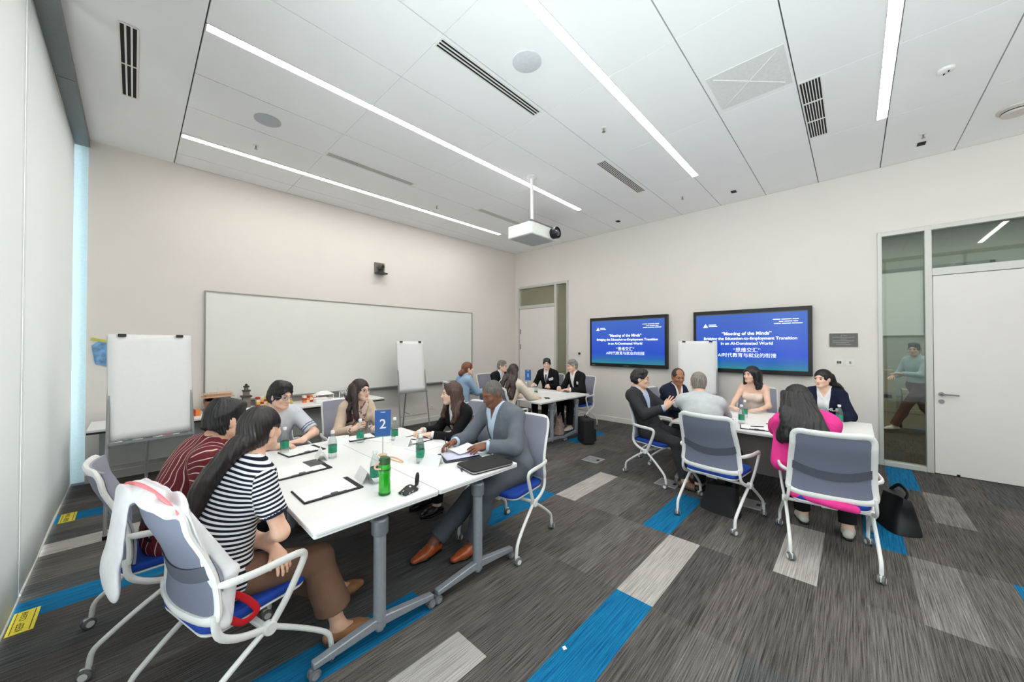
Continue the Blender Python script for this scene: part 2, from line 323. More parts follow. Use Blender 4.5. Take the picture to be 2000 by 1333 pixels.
# glazing of the window side: panes and mullions, with an open stretch behind the camera
pane = M_glass('window_glass', (240, 246, 246), .03)
b = MB(); b.box((-.80, YF, 0), (-.79, YA + .14, HC)); wn = struct('window_1', b, pane)
b = MB()
for y in [YF + 1.47 * k for k in range(8)]: b.box((-.84, y - .03, 0), (-.76, y + .03, HC))
b.box((-.84, YF, 0), (-.76, YA + .1, .05)); b.box((-.84, YF, HC - .06), (-.76, YA + .1, HC)); obj('window_frame', b, frame_m, wn)
blind_m = M_blind()
for y0, y1, l in ((1.9, 3.90, 'off-white roller blind at the left edge, the one nearest the camera'), (3.93, YA - .02, 'tall off-white roller blind that runs back to the whiteboard wall')):
    t = thing('roller_blind', l, 'window blind', (XL, (y0 + y1) / 2, 0), 0, 'roller blinds'); hh = (y1 - y0) / 2
    b = MB(); b.grid(lambda u, v: (.004 * math.sin(9 * u), -hh + 2 * hh * u, .03 + (HC - .12) * v), 24, 12, (-.002, 0, 0)); obj('fabric', b, blind_m, t, sharp=3)
    b = MB(); b.tube([(-.002, -hh, .025), (-.002, hh, .025)], .011, 10); obj('bottom_bar', b, white_m, t)
    b = MB(); b.tube([(-.03, -hh, HC - .09), (-.03, hh, HC - .09)], .035, 14); obj('roller_tube', b, frame_m, t)
    b = MB(); b.box((.001, -hh - .012, HC - .14), (.02, -hh + .006, HC - .02)); obj('bracket', b, dark_m, t)
b = MB(); b.box((XL - .02, 1.2, HC - .09), (XL + .12, 5.05, HC)); b.box((XL - .02, 5.06, HC - .09), (XL + .12, YA, HC)); struct('trim_1', b, M('blind_rail_grey', (104, 110, 112), .4, .3))
for x0, y0, l in ((-.49, 3.60, 'yellow floor sticker beside the blind, the nearer of two'), (-.47, 5.45, 'yellow floor sticker further back along the blind')):
    t = thing('floor_sticker', l, 'floor sticker', (x0, y0, 0), 0, 'yellow floor stickers')
    b = MB(); b.box((0, -.13, .0005), (.10, .13, .0025)); obj('sheet', b, M('sticker_yellow', (232, 214, 60), .6), t)
    b = MB(); text_mesh(b, 'KEEP', .042, TR((.045, -.062, .0026), R(90))); text_mesh(b, 'CLEAR', .036, TR((.045, .062, .0026), R(90)))
    b.box((.082, -.12, .0025), (.086, .12, .0032)); b.box((.012, -.12, .0025), (.015, .12, .0032)); obj('lettering', b, M('sticker_ink', (52, 44, 28), .7), t)

# ---------------------------------------------------------------- the two glazed doors of the screen wall
glass_c = M_glass('partition_glass', (190, 198, 192), .05)
glass_d = M_glass('partition_glass_far', (206, 206, 196), .04)
def door(name, y_hinge_lo, y0, y1, z1, mull, leaf_lo, leaf_hi, leaf_z, tz0, side_lo, side_hi, glass, handle_y, hdir):
    """frame y0..y1 high z1; leaf leaf_lo..leaf_hi; transom above it; sidelight side_lo..side_hi"""
    t = bpy.data.objects.new(name, None); COL.objects.link(t); t.location = (XB, (y0 + y1) / 2, 0); t['kind'] = 'structure'; c = (y0 + y1) / 2
    b = MB(); w = .045
    for a, bb in ((y0, y0 + w), (y1 - w, y1), mull): b.box((-.025, a - c, 0), (.10, bb - c, z1))
    b.box((-.024, y0 - c, z1 - .06), (.10, y1 - c, z1)); b.box((-.024, leaf_lo - c, leaf_z), (.10, leaf_hi - c, tz0)); b.box((-.024, side_lo - c, 0), (.10, side_hi - c, .06))
    obj('door_frame', b, frame_m, t, bev=.004)
    b = MB(); b.box((-.012, leaf_lo + .006 - c, .008), (.035, leaf_hi - .006 - c, leaf_z - .006)); lf = obj('door_leaf', b, door_m, t, bev=.002)
    b = MB(); b.box((.04, leaf_lo - c, tz0), (.05, leaf_hi - c, z1 - .06)); obj('transom_glass', b, glass, t)
    b = MB(); b.box((.04, side_lo - c, .06), (.05, side_hi - c, z1 - .06)); obj('sidelight_glass', b, glass, t)
    if hdir:
        b = MB(); hy = handle_y - c
        b.tube([(-.014, hy, 1.02), (-.022, hy, 1.02)], .027, 20); b.tube(spl([(-.02, hy, 1.02), (-.055, hy, 1.02), (-.06, hy + hdir * .03, 1.02), (-.06, hy + hdir * .14, 1.02)], 5), .0095, 10)
        b.tube([(-.014, hy, .93), (-.024, hy, .93)], .026, 20); obj('door_handle', b, steel_m, lf)
    return t, lf, c
t, lf, c = door('door_1', 0, -1.90, -.24, 3.20, (-.735, -.672), -1.855, -.735, 2.545, 2.64, -.672, -.285, glass_c, -.80, -1)
b = MB(); b.tube([(-.02, -.93 - c, .012), (-.02, -.93 - c, .03)], .014, 12); obj('floor_stop', b, black_m, lf)
t, lf, c = door('door_2', 0, 4.92, 6.53, 3.19, (5.26, 5.325), 5.325, 6.485, 2.60, 2.68, 4.965, 5.26, glass_d, 5.4, 0)
b = MB()
for z in (2.0, 1.6): b.cbox((-.015, 6.44 - c, z), (.006, .03, .13))
obj('hinge_plate', b, steel_m, lf)

# ---------------------------------------------------------------- corridor behind the glass
cor_w = M('corridor_wall', (176, 178, 170), .8); cor_f = M_carpet('corridor_carpet', (58, 50, 44), (112, 98, 88))
XC = 11.2
b = MB(); b.box((XB + .1, -6, -.06), (XC, 7.2, 0)); struct('floor_corridor', b, cor_f)
b = MB(); b.box((XB + .1, -6, HC - .0), (XC, 7.2, HC + .1)); struct('ceiling_corridor', b, M('corridor_ceiling', (170, 172, 168), .9))
b = MB(); b.box((XC, -6, 0), (XC + .1, 7.2, HC)); b.box((XB + .1, -6.1, 0), (XC, -6, HC)); b.box((XB + .1, 7.2, 0), (XC, 7.3, HC)); struct('wall_corridor', b, cor_w)
b = MB(); b.box((XC - .04, -1.9, 1.85), (XC - .002, .6, 3.2)); wn2 = struct('reflection_panel', b, M_emit('reflection_glow', (150, 176, 172), .30))  # glowing panel added to stand in for teal reflections in the sidelight
b = MB()
for y in (-1.9, -1.07, -.24, .6): b.box((XC - .07, y - .035, 1.8), (XC - .03, y + .035, 3.25))
b.box((XC - .07, -1.93, 3.2), (XC - .03, .63, 3.26)); obj('window_frame', b, M('reflection_panel_bars', (120, 128, 124), .5), wn2)  # bars across the added glowing panel, not a real window
carton = M('carton_cream', (186, 176, 156), .7); carton_k = M('carton_band', (26, 24, 22), .6)
for k, (x, y, z, w, l) in enumerate(((10.70, -.42, 0, .36, 'cream carton on the corridor floor, bottom of the stack left of the walker'), (10.70, -.42, .38, .36, 'cream carton with a black band in the corridor, middle of the stack'),
                                (10.72, -.40, .76, .34, 'plain cream carton on top of the corridor stack'), (10.70, -.86, 0, .36, 'cream carton seen between the legs of the corridor walker'), (10.72, -.86, .38, .34, 'cream carton behind the hips of the corridor walker'))):
    t = thing('carton', l, 'box', (x, y, z), 0, 'cartons in the corridor')
    b = MB(); b.box((-.2, -w / 2, .001), (.2, w / 2, .375)); obj('carton_body', b, carton, t, bev=.006)
    b = MB(); b.box((-.205, -w / 2 - .004, .30), (.205, w / 2 + .004, .378)); obj('lid', b, carton, t, bev=.004)
    if k == 1: b = MB(); b.box((-.203, -.12, .20), (-.2, .14, .27)); obj('label_band', b, carton_k, t)
# ---------------------------------------------------------------- things on the walls
t = thing('whiteboard', 'long framed whiteboard on the back wall', 'whiteboard', (3.12, YA, 0)); x0, x1, z0, z1 = .695 - 3.12, 5.549 - 3.12, .84, 2.40
b = MB(); b.box((x0, -.022, z0), (x1, -.004, z1)); obj('writing_surface', b, M('whiteboard_enamel', (238, 239, 233), .22, var=.01, scale=3), t)
b = MB(); w = .016
b.box((x0 - w, -.032, z0 - w), (x0, 0, z1 + w)); b.box((x1, -.032, z0 - w), (x1 + w, 0, z1 + w)); b.box((x0, -.032, z1), (x1, 0, z1 + w)); b.box((x0, -.032, z0 - w), (x1, 0, z0)); obj('board_frame', b, M('board_frame', (150, 150, 146), .4, .5), t)
b = MB(); b.box((x0 + .3, -.10, z0 - .03), (x1, -.02, z0 - .012)); obj('pen_tray', b, M('tray_grey', (110, 112, 112), .4, .4), t, bev=.004)

t = thing('camera_unit', 'small black camera in a wall bracket high on the back wall', 'camera', (3.25, YA, 3.12))
b = MB(); b.box((-.10, -.03, -.11), (.10, -.001, .11)); obj('wall_plate', b, M('camera_plate_grey', (120, 118, 112), .5), t, bev=.006)
b = MB(); b.box((-.10, -.16, -.12), (.10, -.03, -.09)); b.tube([(0, -.09, -.09), (0, -.09, -.04)], .04, 14); obj('bracket', b, black_m, t, bev=.004)
b = MB(); b.lathe([(.0, .07), (.045, .06), (.062, .02), (.062, -.02), (.045, -.05), (0, -.055)], 20, T=TR((0, -.09, .02))); hd = obj('camera_head', b, M('camera_grey', (84, 80, 74), .4), t)
b = MB(); b.tube([(0, -.14, .02), (0, -.165, .02)], .028, 18); obj('lens', b, black_m, hd)

def tv(name, yc, w, z0, z1, label):
    t = thing('wall_screen', label, 'screen', (XB, yc, 0), 0, 'screens on the wall'); h = z1 - z0; bz = .055
    b = MB(); b.box((-.085, -w / 2, z0), (-.002, w / 2, z1)); obj('screen_body', b, black_m, t, bev=.006)
    b = MB(); s = (w - .1, h - .135); zc = (z0 + z1) / 2 + .002
    b.prism(rrect(s[0], s[1], .004, 2), 0, .004, 0, TR((-.085, 0, zc)) @ FACE_X); sc = obj('display', b, M_screen('display_slide_' + name, zc - s[1] / 2, zc + s[1] / 2), t)
    b = MB(); T0 = TR((-.0885, 0, zc)) @ FACE_X; k = s[0] / 1.6
    q = lambda x, y: T0 @ TR((x * k, y * k, .0008))
    text_mesh(b, '\u201cMeeting of the Minds\u201d', .077 * k, q(-.02, .13), bold=.0012); text_mesh(b, 'Bridging the Education-to-Employment Transition', .067 * k, q(0, .045), bold=.0012)
    text_mesh(b, 'in an AI-Dominated World', .069 * k, q(-.02, -.04), bold=.0012); text_mesh(b, '\u201c\u601d\u7ef4\u4ea4\u6c47\u201d', .082 * k, q(-.01, -.155)); text_mesh(b, 'AI\u65f6\u4ee3\u6559\u80b2\u4e0e\u5c31\u4e1a\u7684\u8854\u63a5', .078 * k, q(-.02, -.245))
    b.prism([(-.685 * k, .245 * k), (-.60 * k, .245 * k), (-.6425 * k, .315 * k)], 0, .001, 0, T0)            # triangle emblem
    for r, (a, e) in enumerate((((-.59), -.47), (-.59, -.45))): b.prism([(a * k, (.287 - r * .026) * k), (e * k, (.287 - r * .026) * k), (e * k, (.300 - r * .026) * k), (a * k, (.300 - r * .026) * k)], 0, .001, 0, T0)
    for r, (a, ln) in enumerate(((.36, (.10, .13, .08)), (.44, (.06, .10, .06)), (.375, (.09, .12, .13)))):
        x = a
        for l in ln: y = .345 - r * .034; b.prism([(x * k, y * k), ((x + l) * k, y * k), ((x + l) * k, (y + .012) * k), (x * k, (y + .012) * k)], 0, .001, 0, T0); x += l + .012
    obj('slide_lettering', b, M_emit('slide_white', (226, 236, 250), .85), sc, sharp=3)
    b = MB(); b.box((-.0895, -w / 2 + .05, z1 - .078), (-.085, w / 2 - .05, z1 - .062)); obj('menu_bar', b, M('screen_menu_grey', (86, 92, 98), .5), t)
    b = MB(); b.box((-.087, w / 2 - .14, z0 + .02), (-.084, w / 2 - .06, z0 + .032)); b.box((-.087, -.07, z0 + .02), (-.084, .05, z0 + .03)); obj('bezel_mark', b, grey_m, t); return t
tv('a', 3.437, 1.695, 1.187, 2.242, 'smaller looking wall screen with a blue slide, nearer the corner door'); tv('b', 1.291, 1.666, 1.176, 2.245, 'wall screen with a blue slide behind the right-hand flip chart')
t = thing('wall_plaque', 'dark grey engraved plaque on the wall beside the screen', 'plaque', (XB, .114, 1.72))
b = MB(); b.prism(rrect(.305, .195, .004, 2), 0, .012, 0, FACE_X); obj('plate', b, M('plaque_grey', (104, 102, 98), .45, .4), t)
b = MB(); T0 = TR((-.0125, 0, 0)) @ FACE_X
b.prism([(-.03, .055), (-.01, .055), (-.02, .072)], 0, .001, 0, T0); b.prism([(-.004, .06), (.035, .06), (.035, .068), (-.004, .068)], 0, .001, 0, T0)
for r, (a, e) in enumerate(((-.12, .12), (-.03, .035), (-.12, .11), (-.12, .06), (-.08, .08))): y = .036 - r * .026; b.prism([(a, y), (e, y), (e, y + .010), (a, y + .010)], 0, .001, 0, T0)
obj('engraving', b, M('engraving_light', (150, 150, 144), .5), t)
for y, l, n in ((.163, 'white switch plate with two dark keys under the plaque', 2), (.045, 'white switch plate with one grey key under the plaque', 1)):
    t = thing('switch_plate', l, 'light switch', (XB, y, 1.395), 0, 'switch plates under the plaque')
    b = MB(); b.prism(rrect(.088, .088, .006, 3), 0, .008, 0, FACE_X); obj('plate', b, white_m, t)
    b = MB()
    for k in range(n): c = (k - (n - 1) / 2) * .026; b.prism(rrect(.022, .036, .002, 2), .008, .012, 0, TR((0, -c - .004 * 0, 0)) @ FACE_X)
    obj('key', b, M('switch_key_dark', (70, 74, 72), .5) if n == 2 else M('switch_key_grey', (150, 148, 150), .5), t)
b = MB(); b.lathe([(.028, 0), (.028, .02), (.018, .03), (0, .032)], 20, T=FACE_X); tag(obj('door_sensor', b, M('sensor_dark', (60, 56, 52), .5), loc=(XB, 4.611, 1.45)), 'small round dark sensor between the corner door and the screen', 'sensor')
t = thing('wall_socket', 'white wall socket under the whiteboard near the far flip chart', 'wall socket', (4.448, YA, .312))
b = MB(); b.box((-.043, -.01, -.043), (.043, 0, .043)); obj('plate', b, white_m, t, bev=.003)
b = MB(); b.box((-.012, -.012, -.012), (-.006, -.009, .006)); b.box((.006, -.012, -.012), (.012, -.009, .006)); obj('pin_hole', b, dark_m, t)

# ---------------------------------------------------------------- projector on its pole
t = thing('projector', 'white projector hanging from a white ceiling pole', 'projector', (4.0, 3.40, 3.28), 0)
b = MB(); b.tube([(0, 0, .13), (0, 0, HC - 3.28)], .021, 16); obj('pole', b, white_m, t)
b = MB(); b.lathe([(.075, HC - 3.28), (.075, HC - 3.29), (.03, HC - 3.31)], 24); obj('ceiling_flange', b, white_m, t)
b = MB(); b.box((-.13, -.05, .115), (.13, .05, .13)); b.box((-.13, -.05, .08), (-.118, .05, .12)); b.box((.118, -.05, .08), (.13, .05, .12)); b.box((-.17, -.16, .075), (.17, .16, .082)); obj('mount_bracket', b, grey_m, t)
b = MB(); b.prism(rrect(.56, .46, .03, 4), -.10, .075); obj('projector_body', b, M('projector_white', (226, 228, 224), .45), t, bev=.01)
b = MB(); b.prism(rrect(.50, .40, .03, 4), -.104, -.099); obj('underside', b, M('projector_underside', (176, 178, 178), .6), t)
b = MB(); b.box((-.30, -.24, .066), (.30, -.20, .08)); obj('cable_slot', b, M('projector_dark_seam', (110, 112, 110), .6), t)
b = MB(); Tl = TR((.19, -.22, -.01), 0, R(90)); b.lathe([(.075, 0), (.078, .03), (.082, .07), (.082, .10), (.07, .105), (.066, .085)], 28, T=Tl); ls = obj('lens_barrel', b, black_m, t)
b = MB(); b.lathe([(.066, .083), (.055, .098), (.03, .106), (0, .109)], 28, T=Tl, caps=False); obj('lens_glass', b, M('lens_coated_glass', (24, 22, 52), .06, coat=1), ls)

# ---------------------------------------------------------------- flip-top tables
def caster(parent, x, y, rz, r=.03, pale=True, rest=0):
    b = MB(); T = TR((x, y, 0), rz)
    for s in (-1, 1): b.lathe([(r * .75, -.009), (r, -.005), (r, .005), (r * .75, .009)], 20, 0, T @ TR((s * .013, -.012, r), 0, 0, R(90))); b.lathe([(r * .62, -.0105), (0, -.0105)], 16, 1, T @ TR((s * .014, -.012, r), 0, 0, R(90)), caps=False); b.lathe([(0, .0105), (r * .62, .0105)], 16, 1, T @ TR((s * .014, -.012, r), 0, 0, R(90)), caps=False)
    b.box((-.006, -.03, r * .6), (.006, .006, r * 1.9), 1, T); b.tube([(0, 0, r * 1.3), (0, 0, r * 2.2)], .009, 10, 1, T)
    return obj('caster', b, [tire_m, chair_w if pale else table_leg], parent)
def table(x0, x1, y0, y1, label, group, zt=.74, panel=None, far=True):
    cx, cy = (x0 + x1) / 2, (y0 + y1) / 2; hw, hl = (x1 - x0) / 2, (y1 - y0) / 2
    t = thing('flip_top_table', label, 'table', (cx, cy, 0), 0, group)
    b = MB(); b.prism(rrect(2 * hw - .002, 2 * hl, .012, 3), zt - .028, zt); obj('tabletop', b, [table_w], t, bev=.003)
    b = MB(); b.tube([(v[0], v[1], zt - .016) for v in rrect(2 * hw - .004, 2 * hl - .002, .014, 3)], .0125, 4, closed=True, nrm=(0, 0, 1), w=.12); obj('edge_band', b, table_edge, t)
    for s in (-1, 1):
        y = s * (hl - .055)
        b = MB(); b.tube([(0, y, .075), (0, y, zt - .11)], .034, 20); b.tube([(0, y, .055), (0, y, .12)], [.022, .036], 20); lg = obj('leg_column', b, table_leg, t)
        b = MB(); b.lathe([(.042, zt - .15), (.046, zt - .145), (.046, zt - .07), (.038, zt - .06)], 24, T=TR((0, y, 0))); b.box((-.05, min(y, y - s * .30), zt - .075), (.05, max(y, y - s * .30), zt - .029)); obj('tilt_bracket', b, M('table_dark_metal', (122, 128, 134), .4, .25), lg, bev=.004)
        b = MB(); q = [(-hw + .015, .058), (-hw + .015, .088), (-.04, .128), (.04, .128), (hw - .015, .088), (hw - .015, .058), (.04, .078), (-.04, .078)]
        b.prism(q, y - .022, y + .022, 0, Matrix(((1, 0, 0, 0), (0, 0, 1, 0), (0, 1, 0, 0), (0, 0, 0, 1)))); ft = obj('foot_bar', b, table_leg, t, bev=.005)
        for sx in (-1, 1): caster(ft, sx * (hw - .035), y, R(90) * sx, .028, False)
    b = MB(); b.box((-.02, -hl + .09, zt - .07), (.02, hl - .09, zt - .032)); obj('crossbar', b, M('table_dark_metal', (122, 128, 134), .4, .25), t)
    if panel: b = MB(); b.box((panel, -hl + .12, .30), (panel + .012, hl - .12, zt - .035)); obj('modesty_panel', b, M('modesty_panel_grey', (104, 100, 96), .7), t)
    return t
G2, G1, G3 = 'tables with the number 2 card', 'tables by the corner door', 'tables in front of the larger screen'
table(.602, 1.322, 1.885, 3.63, 'white flip-top table in the foreground, under the green water bottle', G2); table(1.326, 2.046, 1.885, 3.63, 'white flip-top table in front of the man in grey, under the black laptop sleeve', G2)
table(4.40, 5.12, 3.57, 5.31, 'white table at the back, the half beside the woman in the cream jumper', G1); table(5.124, 5.846, 3.57, 5.31, 'white table at the back, the half beside the grey-haired man in black', G1)
table(4.45, 5.17, -.14, 1.60, 'white table with a grey front panel, behind the two nearest right-hand chairs', G3, panel=-.29); table(5.174, 5.89, -.14, 1.60, 'white table half before the woman in the strapless top and the woman in navy', G3)

# counter along the back wall
t = thing('counter_table', 'long white counter with black edge and grey front along the back wall', 'counter', (1.36, 6.2, 0))
b = MB(); b.box((-1.70, -.33, .715), (1.62, .33, .74)); obj('counter_top', b, table_w, t, bev=.003)
b = MB(); b.box((-1.70, -.333, .695), (1.62, -.315, .7148)); obj('counter_edge', b, black_m, t)
b = MB(); b.box((-1.62, -.06, .27), (1.50, -.04, .694)); obj('counter_panel', b, M('counter_panel_grey', (158, 160, 156), .6, var=.02, scale=3), t)
for x in (-1.6, -.02, 1.5):
    b = MB(); b.box((x - .02, -.26, .02), (x + .02, .24, .06)); b.box((x - .02, -.03, .05), (x + .02, .01, .694)); obj('counter_leg', b, table_leg, t, bev=.004)

# ---------------------------------------------------------------- chairs
def make_chair():
    """white nesting chair on four casters; faces local +y"""
    t = thing('nesting_chair', 'chair', 'chair')
    def back(s, v):       # point on the backrest surface, s in -1..1 across, v 0..1 up
        hw = .250 - .028 * v; y = -.225 - .108 * v + .042 * math.sin(PI * min(1, v * 1.25)) * (1 - .4 * v) + .045 * s * s; return Vector((s * hw, y, .492 + .50 * v))
    loop = [back(s, 0) for s in (-.78, -.4, 0, .4, .78)] + [back(1, .05)] + [back(1, v) for v in (.2, .4, .6, .8, .94)] + [back(.86, 1)] + [back(s, 1) for s in (.5, 0, -.5)] + [back(-.86, 1)] + [back(-1, v) for v in (.94, .8, .6, .4, .2)] + [back(-1, .05)]
    b = MB(); b.tube(spl(loop, 3, True), .013, 10, closed=True, nrm=(0, 1, .25), w=1.75); obj('backrest_frame', b, chair_w, t)
    b = MB(); b.grid(lambda u, v: back((u * 2 - 1) * 1.03, .01 + 1.0 * v) + Vector((0, .013, 0)), 12, 14, (0, .010, 0)); obj('backrest_pad', b, chair_pad, t)
    b = MB(); b.grid(lambda u, v: back((u * 2 - 1) * .97, .02 + .96 * v) + Vector((0, -.004, 0)), 12, 14, (0, .005, 0)); obj('backrest_mesh', b, chair_mesh, t)
    b = MB(); b.grid(lambda u, v: back((u * 2 - 1) * .96, .27 + .13 * v + .10 * (u * 2 - 1) ** 2) + Vector((0, -.010, 0)), 12, 4, (0, .004, 0)); obj('lumbar_band', b, chair_band, t)
    b = MB(); b.prism(rrect(.455, .44, .07, 5), .425, .437, 0, TR((0, .01, 0))); b.box((-.262, -.012, .345), (.262, .018, .365)); b.box((-.05, -.15, .385), (.05, .2, .428)); obj('seat_pan', b, chair_w, t, bev=.006)
    b = MB(); b.prism(rrect(.465, .46, .08, 5), .438, .478, 0, TR((0, .015, 0))); obj('seat_cushion', b, seat_blue, t, bev=.014, seg=3)
    for s in (-1, 1):
        b = MB(); b.tube(spl([(s * .243, -.175, .642), (s * .286, -.15, .655), (s * .304, -.05, .652), (s * .306, .11, .648), (s * .304, .152, .632), (s * .298, .147, .585), (s * .284, .085, .455), (s * .270, .03, .365)], 5), .0115, 10, nrm=(s, 0, 0), w=1.5); obj('armrest', b, chair_w, t)
        b = MB(); b.tube(spl([(s * .248, -.186, .53), (s * .256, -.175, .44), (s * .264, -.10, .385), (s * .268, .02, .352)], 5), .0115, 10, nrm=(s, 0, 0), w=1.4); b.lathe([(.026, -.02), (.03, -.012), (.03, .012), (.026, .02)], 18, 0, TR((s * .268, .015, .352), 0, 0, R(90))); obj('side_stay', b, chair_w, t)
        for fy, pts in ((1, [(s * .266, .03, .348), (s * .275, .15, .262), (s * .285, .255, .178), (s * .292, .298, .128), (s * .293, .31, .06)]), (-1, [(s * .264, .0, .348), (s * .258, -.14, .258), (s * .253, -.255, .172), (s * .251, -.298, .128), (s * .250, -.31, .06)])):
            b = MB(); b.tube(spl(pts, 5), .0125, 10); lg = obj('leg', b, chair_w, t); caster(lg, pts[-1][0], pts[-1][1], R(20 * s * fy), .029)
    return t
chair0 = make_chair(); _first = [True]
def chair(x, y, yaw, label, rz=None):
    c = chair0 if _first[0] else dup(chair0); _first[0] = False
    c.location = (x, y, 0); c.rotation_euler = (0, 0, R(yaw - 90)); c['label'] = label; c['group'] = 'white nesting chairs'; return c
for a in ((.355, 2.21, 15, 'white chair nearest the camera, under the woman in the striped T-shirt'), (.16, 3.01, 2, 'white chair under the person in the maroon patterned shirt'),
          (.93, 4.13, -86, 'white chair of the young man in the pale grey T-shirt'), (1.72, 4.14, -92, 'white chair of the woman in the beige jacket'),
          (2.45, 3.05, 180, 'white chair of the woman in the black blazer with brown hair'), (2.247, 2.179, 188.6, 'white chair with lavender back behind the man in the grey suit'),
          (4.10, 5.10, 0, 'white chair of the woman in pale blue with a hair bun'), (5.42, 5.72, -90, 'white chair of the man in glasses at the far end of the back table'),
          (4.10, 4.02, 3, 'white chair of the woman in the cream jumper'), (6.24, 4.84, 186, 'white chair of the young man in black facing the camera'),
          (6.20, 4.06, 178, 'white chair with lavender back behind the grey-haired man in black'), (4.569, 1.796, -104.8, 'white chair seen from the side, under the gesturing man in charcoal'),
          (5.35, 1.95, -92, 'white chair of the smiling bald man in navy'), (3.94, .974, -6.7, 'white chair seen from behind, under the man in the pale grey jacket'),
          (6.28, 1.06, 182, 'white chair of the woman in the strapless top'), (3.845, .17, 9, 'white chair seen from behind, under the woman in pink'), (6.26, .30, 178, 'white chair of the woman in the navy jacket')):
    chair(*a)

# ---------------------------------------------------------------- flip charts
def flip_chart(loc, rz, w, h, zb, lean, label, back_leg=.55, mats=None, markers=True):
    t = thing('flip_chart', label, 'flip chart', loc, rz, 'flip chart stands'); T = TR((0, 0, zb), 0, R(lean))     # faces local -y
    b = MB(); b.box((-w / 2, .004, 0), (w / 2, .018, h), 0, T); obj('board', b, M('easel_board_grey', (200, 202, 202), .5), t, bev=.003)
    b = MB(); b.grid(lambda u, v: T @ Vector((-w / 2 + .004 + (w - .008) * u, -.004 , .015 + (h - .004) * v)), 8, 14, (0, .004, 0)); obj('paper_pad', b, paper_m, t, sharp=3)
    for s in (-1, 1):
        b = MB(); b.box((s * w * .34 - .026, -.022, h - .012), (s * w * .34 + .026, .022, h + .014), 0, T); obj('clamp', b, black_m, t, bev=.003)
    b = MB(); b.box((-w / 2, -.055, -.016), (w / 2, .012, -.004), 0, T); b.box((-w / 2, -.057, -.016), (w / 2, -.053, .008), 0, T); obj('pen_tray', b, grey_m, t)
    tp = T @ Vector((0, .03, h * .92))
    for s in (-1, 1):
        a = T @ Vector((s * (w / 2 - .02), .025, h * .8)); e = Vector((s * (w / 2 + .015), -.13, .012))
        b = MB(); b.tube([a, e], .013, 10); b.lathe([(.016, 0), (.016, .03)], 10, 1, TR((e.x, e.y, 0))); obj('leg', b, [M('easel_leg_grey', (150, 152, 152), .4, .3), black_m], t)
    e = Vector((.02, back_leg, .012)); b = MB(); b.tube([tp, e], .013, 10); b.lathe([(.016, 0), (.016, .03)], 10, 1, TR((e.x, e.y, 0))); obj('leg', b, [M('easel_leg_grey', (150, 152, 152), .4, .3), black_m], t)
    b = MB(); b.tube([(0, .12, .33), (0, .36, .33)], .007, 8); b.tube([(-w / 2, -.03, .33), (w / 2, -.03, .33)], .007, 8); obj('spreader', b, M('easel_leg_grey', (150, 152, 152), .4, .3), t)
    return t, T
t1, T1 = flip_chart((.13, 4.77, 0), R(6), .575, .96, .78, -6, 'flip chart with blank paper by the window blinds, nearest of three')
bm = t1.matrix_basis.copy()
for x, c, l in ((-.20, (60, 84, 78), 'dark green marker lying leftmost on the flip-chart tray'), (-.07, (34, 38, 40), 'black marker lying on the flip-chart tray'), (.06, (196, 70, 84), 'red marker lying on the flip-chart tray'), (.18, (60, 74, 130), 'blue marker lying rightmost on the flip-chart tray')):
    p = bm @ T1 @ Vector((x, -.036, .0035)); t = thing('marker_pen', l, 'marker', p, R(6 + 3), 'markers on the flip-chart tray')
    b = MB(); b.tube([(-.045, 0, 0), (.035, 0, 0)], .0085, 10); obj('barrel', b, M('marker_white', (225, 225, 222), .4), t); b = MB(); b.tube([(.0, 0, 0), (.065, 0, 0)], .0092, 10); obj('cap', b, M('marker_%d' % c[0], c, .4), t)
flip_chart((3.62, 6.02, 0), R(-4), .56, .95, .76, -6, 'flip chart with blank paper before the whiteboard, at the back', .45)
flip_chart((6.76, 1.98, 0), R(-72), .62, .95, .76, -5, 'flip chart with blank paper between the two wall screens', .25)

# ---------------------------------------------------------------- display models on the counter
random.seed(2)
Z0 = .741
t = thing('model_gate', 'brown toy-brick gate tower with wide roof on the counter', 'model', (.80, 6.33, Z0))
b = MB(); b.box((-.15, -.10, 0), (.15, .10, .03)); b.box((-.13, -.08, .03), (-.06, .08, .20)); b.box((.06, -.08, .03), (.13, .08, .20)); b.box((-.13, -.08, .15), (.13, .08, .20)); obj('gate_body', b, M('model_brown', (150, 96, 66), .6), t, bev=.003)
b = MB(); b.box((-.17, -.12, .20), (.17, .12, .212)); b.box((-.135, -.09, .212), (.135, .09, .24)); b.box((-.15, -.10, .24), (.15, .10, .25)); obj('gate_roof', b, M('model_tan', (206, 170, 140), .6), t)
b = MB()
for x in (-.1, .0, .1): b.tube([(x, 0, .25), (x, 0, .32)], .004, 6)
obj('roof_finial', b, M('model_white', (232, 230, 224), .5), t)
t = thing('model_tower', 'narrow dark grey toy-brick tower on the counter', 'model', (1.12, 6.34, Z0))
b = MB(); b.box((-.045, -.045, 0), (.045, .045, .16)); b.box((-.035, -.035, .18), (.035, .035, .24)); b.box((-.022, -.022, .26), (.022, .022, .30)); obj('tower_shaft', b, M('model_greybrown', (128, 118, 108), .6), t, bev=.003)
b = MB()
for z, w in ((.16, .06), (.24, .045), (.30, .032)): b.box((-w, -w, z), (w, w, z + .02))
b.lathe([(.018, .32), (.02, .335), (.008, .35), (0, .355)], 12); obj('tower_roof', b, M('model_charcoal', (60, 58, 58), .6), t)
